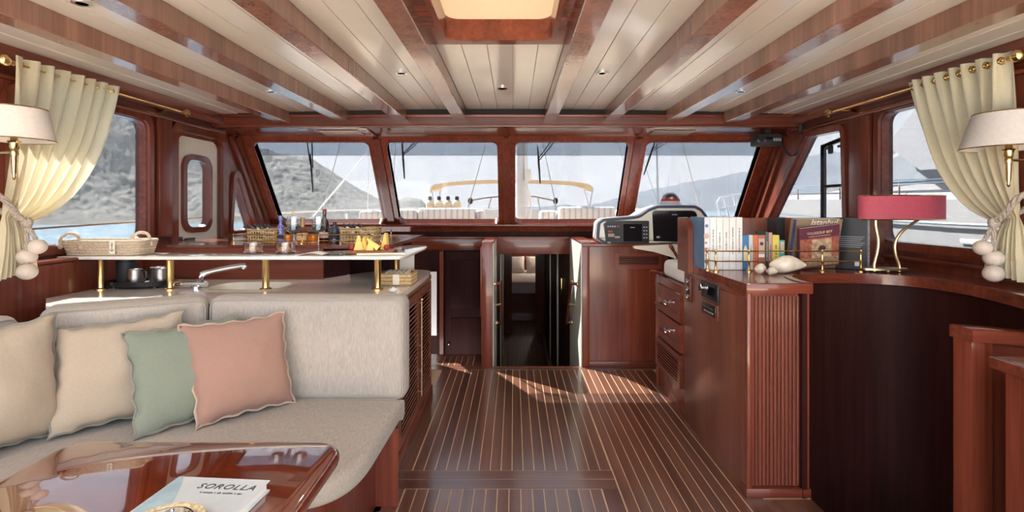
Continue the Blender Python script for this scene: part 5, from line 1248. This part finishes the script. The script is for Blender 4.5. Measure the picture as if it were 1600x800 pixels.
pr = thing('deck_pulpit', P(800, 325, 11), 'thin metal pulpit rail at the bow seen either side of the mast', 'rail')
for pts in (((732, 314), (760, 309), (800, 305.5), (835, 307), (868, 314)), ((840, 307), (843, 326)), ((768, 308), (763, 326)), ((735, 313), (731, 326)), ((867, 313), (868, 326))):
    obj('tube', B().tube([P(*p, 11) for p in pts], .016, 6), MT['steel'], pr)
    if len(pts) == 2: obj('foot', B().tube([P(*pts[1], 11), P(*pts[1], 11)+V((0, 0, -.4))], .016, 6), MT['steel'], pr)
for x in (735, 868): obj('lashing', B().ball(P(x, 314, 11), .055, 8, (1, 1, 1.3)), MT['black_soft'], pr)
ll = obj('lifeline', B().tube([(-2.86, 1.5, 1.235), (-2.86, 3.2, 1.28), (-2.86, 5.0, 1.32)], .007, 6), MT['rope'], None, 'rope lifeline outside the galley-side window', 'rope')
ll2 = obj('lifeline', B().tube([(-2.95, 5.0, 1.32), (-2.9, 8, 1.36), (-2.1, 12, 1.4)], .012, 6), MT['white'], None, 'white lifeline beyond the leftmost windscreen pane', 'rope')
obj('stanchion', B().tube([P(541, 346, 8.0)+V((0, 0, -.3)), P(541, 334, 8.0)], .022, 8), MT['white'], None, 'short white stanchion beyond the leftmost pane', 'stanchion')

# white motor yacht alongside
yt = thing('motor_yacht', (6.5, 6, -1.3), 'white motor yacht with grey canopy moored alongside the right windows', 'yacht')
L = []
for y, xo, zt in ((-6, 5.2, 1.55), (2, 5.0, 1.60), (6, 5.0, 1.62), (10, 5.3, 1.68), (14, 6.2, 1.78), (17, 7.6, 1.9)):
    xc = 8.0; L.append([V((xo+.5, y, -1.5)), V((xo+.12, y, -.3)), V((xo, y, .9)), V((xo+.05, y, zt-.12)), V((xo+.16, y, zt)), V((2*xc-xo-.16, y, zt)), V((2*xc-xo, y, .9)), V((2*xc-xo-.5, y, -1.5))])
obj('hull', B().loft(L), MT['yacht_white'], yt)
L = []
for y, zt, w_ in ((4.0, 2.5, 0), (6.8, 2.45, 0), (7.6, 2.30, .05), (9.3, 1.75, .2), (11, 1.68, .5)): L.append([V((5.55+w_, y, 1.5)), V((5.75+w_, y, zt)), V((10.2-w_, y, zt)), V((10.5-w_, y, 1.5))])
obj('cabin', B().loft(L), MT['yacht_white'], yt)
wp = [(6.3, 1.78), (8.1, 1.82), (8.3, 1.90), (7.5, 2.20), (6.4, 2.34)]
plain('tinted', (.16, .18, .20, 1), .1, coat=.4)
obj('side_window', B().prism(rpoly(wp, .12), lambda u, v, t: V((5.50+(v-1.5)*.22+t+(.03 if u > 7 else 0), u, v)), 0, .03), MT['tinted'], yt)
L = []
for y, zb, zt in ((-2, 2.0, 3.5), (2, 1.95, 3.6), (5.0, 1.86, 3.6), (6.75, 1.90, 3.2), (7.35, 2.3, 2.75)): L.append([V((5.35, y, zb)), V((5.7, y, zt)), V((9, y, zt)), V((9.2, y, zb))])
obj('canopy', B().loft(L), MT['canvas_grey'], yt)
obj('rub_rail', B().tube([(5.0, -6, 1.18), (4.97, 2, 1.20), (4.97, 6, 1.22), (5.25, 10, 1.28), (6.1, 14, 1.38)], .02, 6), MT['steel'], yt)
for z in (1.70, 1.74): obj('hand_rail', B().tube([(5.06, 0, z), (5.06, 6, z), (5.36, 10, z+.08), (6.3, 14, z+.2)], .012, 6), MT['chrome'], yt)
for y in (3.5, 4.6, 5.7, 6.8, 8.2, 9.6): obj('stanchion', B().tube([(5.06+max(0, y-6)*.075, y, 1.0), (5.06+max(0, y-6)*.075, y, 1.75)], .012, 6), MT['chrome'], yt)
for y in (4.4, 5.5): obj('hull_vent', box(4.975, 5.0, y-.22, y+.22, 1.0, 1.06, .01), MT['grey'], yt)
obj('bow_strip', B().tube([(5.22, 7.2, 1.95), (5.4, 8.5, 1.72), (5.6, 9.6, 1.66)], .02, 6), MT['steel'], yt)
# far moored boats' rails and masts near the right pane
bp2 = thing('white_pulpit', P(1140, 340, 16), 'white bow rail of a boat seen low in the rightmost pane', 'rail')
for pts in (((1120, 318), (1125, 309), (1150, 304), (1166, 302)), ((1121, 318), (1128, 345)), ((1131, 308), (1140, 345)), ((1146, 305), (1155, 345)), ((1122, 326), (1166, 320))):
    obj('tube', B().tube([P(*p, 16) for p in pts], .03, 6), MT['white'], bp2)
random.seed(9)
for k in range(9):
    x = 1004+k*19+random.uniform(-4, 4); Y_ = 90+random.uniform(-15, 30); t = thing('moored_sailboat', P(x, 0, Y_).xy.to_3d()+V((0, 0, -1.3)), 'tiny moored white sailboat, far off behind the helm in the rightmost pane', 'sailboat', 'moored sailboats')
    X_ = P(x, 0, Y_).x; h_ = random.uniform(4, 8)
    obj('hull', B().loft([[V((X_-2.2, Y_-.6, -1.4)), V((X_-2.4, Y_-.6, -.4)), V((X_-2.4, Y_+.6, -.4)), V((X_-2.2, Y_+.6, -1.4))], [V((X_+1.8, Y_-.6, -1.4)), V((X_+2.6, Y_-.6, -.2)), V((X_+2.6, Y_+.6, -.2)), V((X_+1.8, Y_+.6, -1.4))]]), MT['hull_white'], t)
    obj('mast', B().tube([(X_, Y_, -.4), (X_, Y_, h_)], .04, 5), MT['grey'], t)
for x, y, Y_, lb in ((108, 341, 105, 'small white boat near the shore in the galley-side window'), (180, 339, 115, 'second small white boat near the shore in the galley-side window')):
    c = P(x, y, Y_); c.z = -1.3; t = thing('small_boat', c, lb, 'boat', 'small boats near the shore')
    obj('hull', B().loft([[c+V((-2.2, -.6, -.1)), c+V((-2.5, -.7, .55)), c+V((-2.5, .7, .55)), c+V((-2.2, .6, -.1))], [c+V((1.6, -.5, -.1)), c+V((2.6, -.3, .7)), c+V((2.6, .3, .7)), c+V((1.6, .5, -.1))]]), MT['hull_white'], t)
    obj('mast', B().tube([c+V((0, 0, .5)), c+V((0, 0, 4))], .05, 5), MT['white'], t)

# sea
m, n, l, bs = base('sea'); v = coords(n, l, (1, 1, 1), False)
bs.inputs['Base Color'].default_value = (.16, .26, .34, 1); bs.inputs['Roughness'].default_value = .12; bs.inputs['IOR'].default_value = 1.33
f = noi(n, l, v, 1.1, 6, .65); bump(n, l, f, bs, .9, .25); MT['sea'] = m
b = B()
def seaq(x0, x1, y0, y1): b.bm.faces.new([b.bm.verts.new(p) for p in ((x0, y0, -1.3), (x1, y0, -1.3), (x1, y1, -1.3), (x0, y1, -1.3))])
seaq(-900, -2.9, -900, 1500); seaq(2.9, 900, -900, 1500); seaq(-2.9, 2.9, 15, 1500); seaq(-2.9, 2.9, -900, -3)
struct('sea', b, MT['sea'], 'rippled pale blue sea around the boat', 'sea')
# unseen aft deck, extended pale and roofless to bounce daylight inside
ad_ = struct('aft_bounce_deck', box(-2.95, 2.85, -6.5, -.61, -.10, -.02), MT['deck'], 'unseen pale aft deck extended behind the camera to bounce daylight inside', 'deck')
# hills
def hillmat(nm, c1, c2, c3, sc):
    m, n, l, bs = base(nm); v = coords(n, l, (1, 1, 1), False)
    vo = n.new('ShaderNodeTexVoronoi'); vo.inputs['Scale'].default_value = sc*3; l.new(v, vo.inputs['Vector'])
    f = noi(n, l, v, sc*.25, 8, .65); ad = n.new('ShaderNodeMath'); ad.operation = 'MULTIPLY_ADD'; ad.inputs[1].default_value = .3
    l.new(vo.outputs['Distance'], ad.inputs[0]); l.new(f, ad.inputs[2])
    r = n.new('ShaderNodeValToRGB'); r.color_ramp.elements[0].position = .38; r.color_ramp.elements[0].color = c1; r.color_ramp.elements[1].position = .78; r.color_ramp.elements[1].color = c3
    e = r.color_ramp.elements.new(.58); e.color = c2; l.new(ad.outputs[0], r.inputs[0]); l.new(r.outputs[0], bs.inputs['Base Color']); bs.inputs['Roughness'].default_value = 1; bs.inputs['Specular IOR Level'].default_value = 0
    MT[nm] = m
hillmat('hill_near', (.088, .096, .09, 1), (.13, .134, .126, 1), (.19, .185, .175, 1), .42)  # pale grey tones: some of the hillside's haze is put into the colour
hillmat('hill_far', (.08, .096, .12, 1), (.092, .11, .134, 1), (.105, .122, .146, 1), .02)  # blue haze of the distant ridge is put into these colours
def hill(tab, r0, r1, nm, m, lb, nu=260, nv=44, amp=1.0, rough=6):
    xs = [t[0] for t in tab]
    def hy(x):
        for (xa, ya), (xb, yb) in zip(tab, tab[1:]):
            if xa <= x <= xb: return lerp(ya, yb, (x-xa)/(xb-xa))
        return tab[-1][1]
    def fn(u, v):
        x = lerp(xs[0], xs[-1], u); t = (x-803)/800; ca = 1/math.sqrt(1+t*t)
        r = lerp(r0, r1, v); rid = .78
        Hh = (325-hy(x))/800*lerp(r0, r1, rid)*ca+2.7
        s = min(1, v/rid); s = s*s*(3-2*s)*.45+s*.55
        if v > rid: s = 1-(v-rid)/(1-rid)*.6
        p = V((r*ca*t, r*ca, 0)); q = p*(.03 if r1 < 400 else .012)
        nn = noise.fractal(q, 1.0, 2.0, 6)*rough*amp*min(1, v*4)*(1 if Hh > 12 else .4)*.55+(noise.noise(p*.3)*.7+noise.noise(p*.85)*.6+noise.noise(p*1.9)*.45)*amp*min(1, v*6)
        return V((p.x, p.y, -1.7+max(0, Hh)*s+nn*min(1.0, Hh/20)))
    return obj(nm, B().grid(fn, nu, nv), MT[m], None, lb, 'hill', ang=180)
hill([(-900, 70), (0, 95), (200, 135), (300, 180), (400, 230), (480, 248), (560, 293), (600, 314), (640, 334)], 110, 190, 'wooded_hillside', 'hill_near', 'steep scrub-covered hillside rising from the water beyond the left windows', 700, 150)
hill([(560, 318), (610, 312), (640, 306), (658, 309), (672, 326)], 118, 150, 'wooded_point', 'hill_near', 'low dark wooded point just right of the first windscreen post', 70, 30, .8, 3)
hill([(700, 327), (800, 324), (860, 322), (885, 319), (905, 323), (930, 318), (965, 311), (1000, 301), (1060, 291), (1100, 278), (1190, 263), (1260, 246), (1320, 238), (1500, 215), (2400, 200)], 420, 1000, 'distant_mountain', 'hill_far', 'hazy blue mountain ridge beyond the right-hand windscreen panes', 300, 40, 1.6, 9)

# sea haze: a thin real volume over the water between the boat and the hills
m = bpy.data.materials.new('haze'); m.use_nodes = True; n = m.node_tree.nodes; n.clear()
vo = n.new('ShaderNodeVolumeScatter'); vo.inputs['Color'].default_value = (.92, .95, 1, 1); vo.inputs['Density'].default_value = .0010; vo.inputs['Anisotropy'].default_value = .2
mo = n.new('ShaderNodeOutputMaterial'); m.node_tree.links.new(vo.outputs[0], mo.inputs['Volume'])
b = B().prism([(-420, -60), (-42, -60), (-42, 45), (60, 45), (160, 200), (-420, 200)], fC, -1.25, 36)
hz = obj('sea_haze', b, m, None, 'thin pale haze over the water in front of the hills', 'haze', kind='stuff')
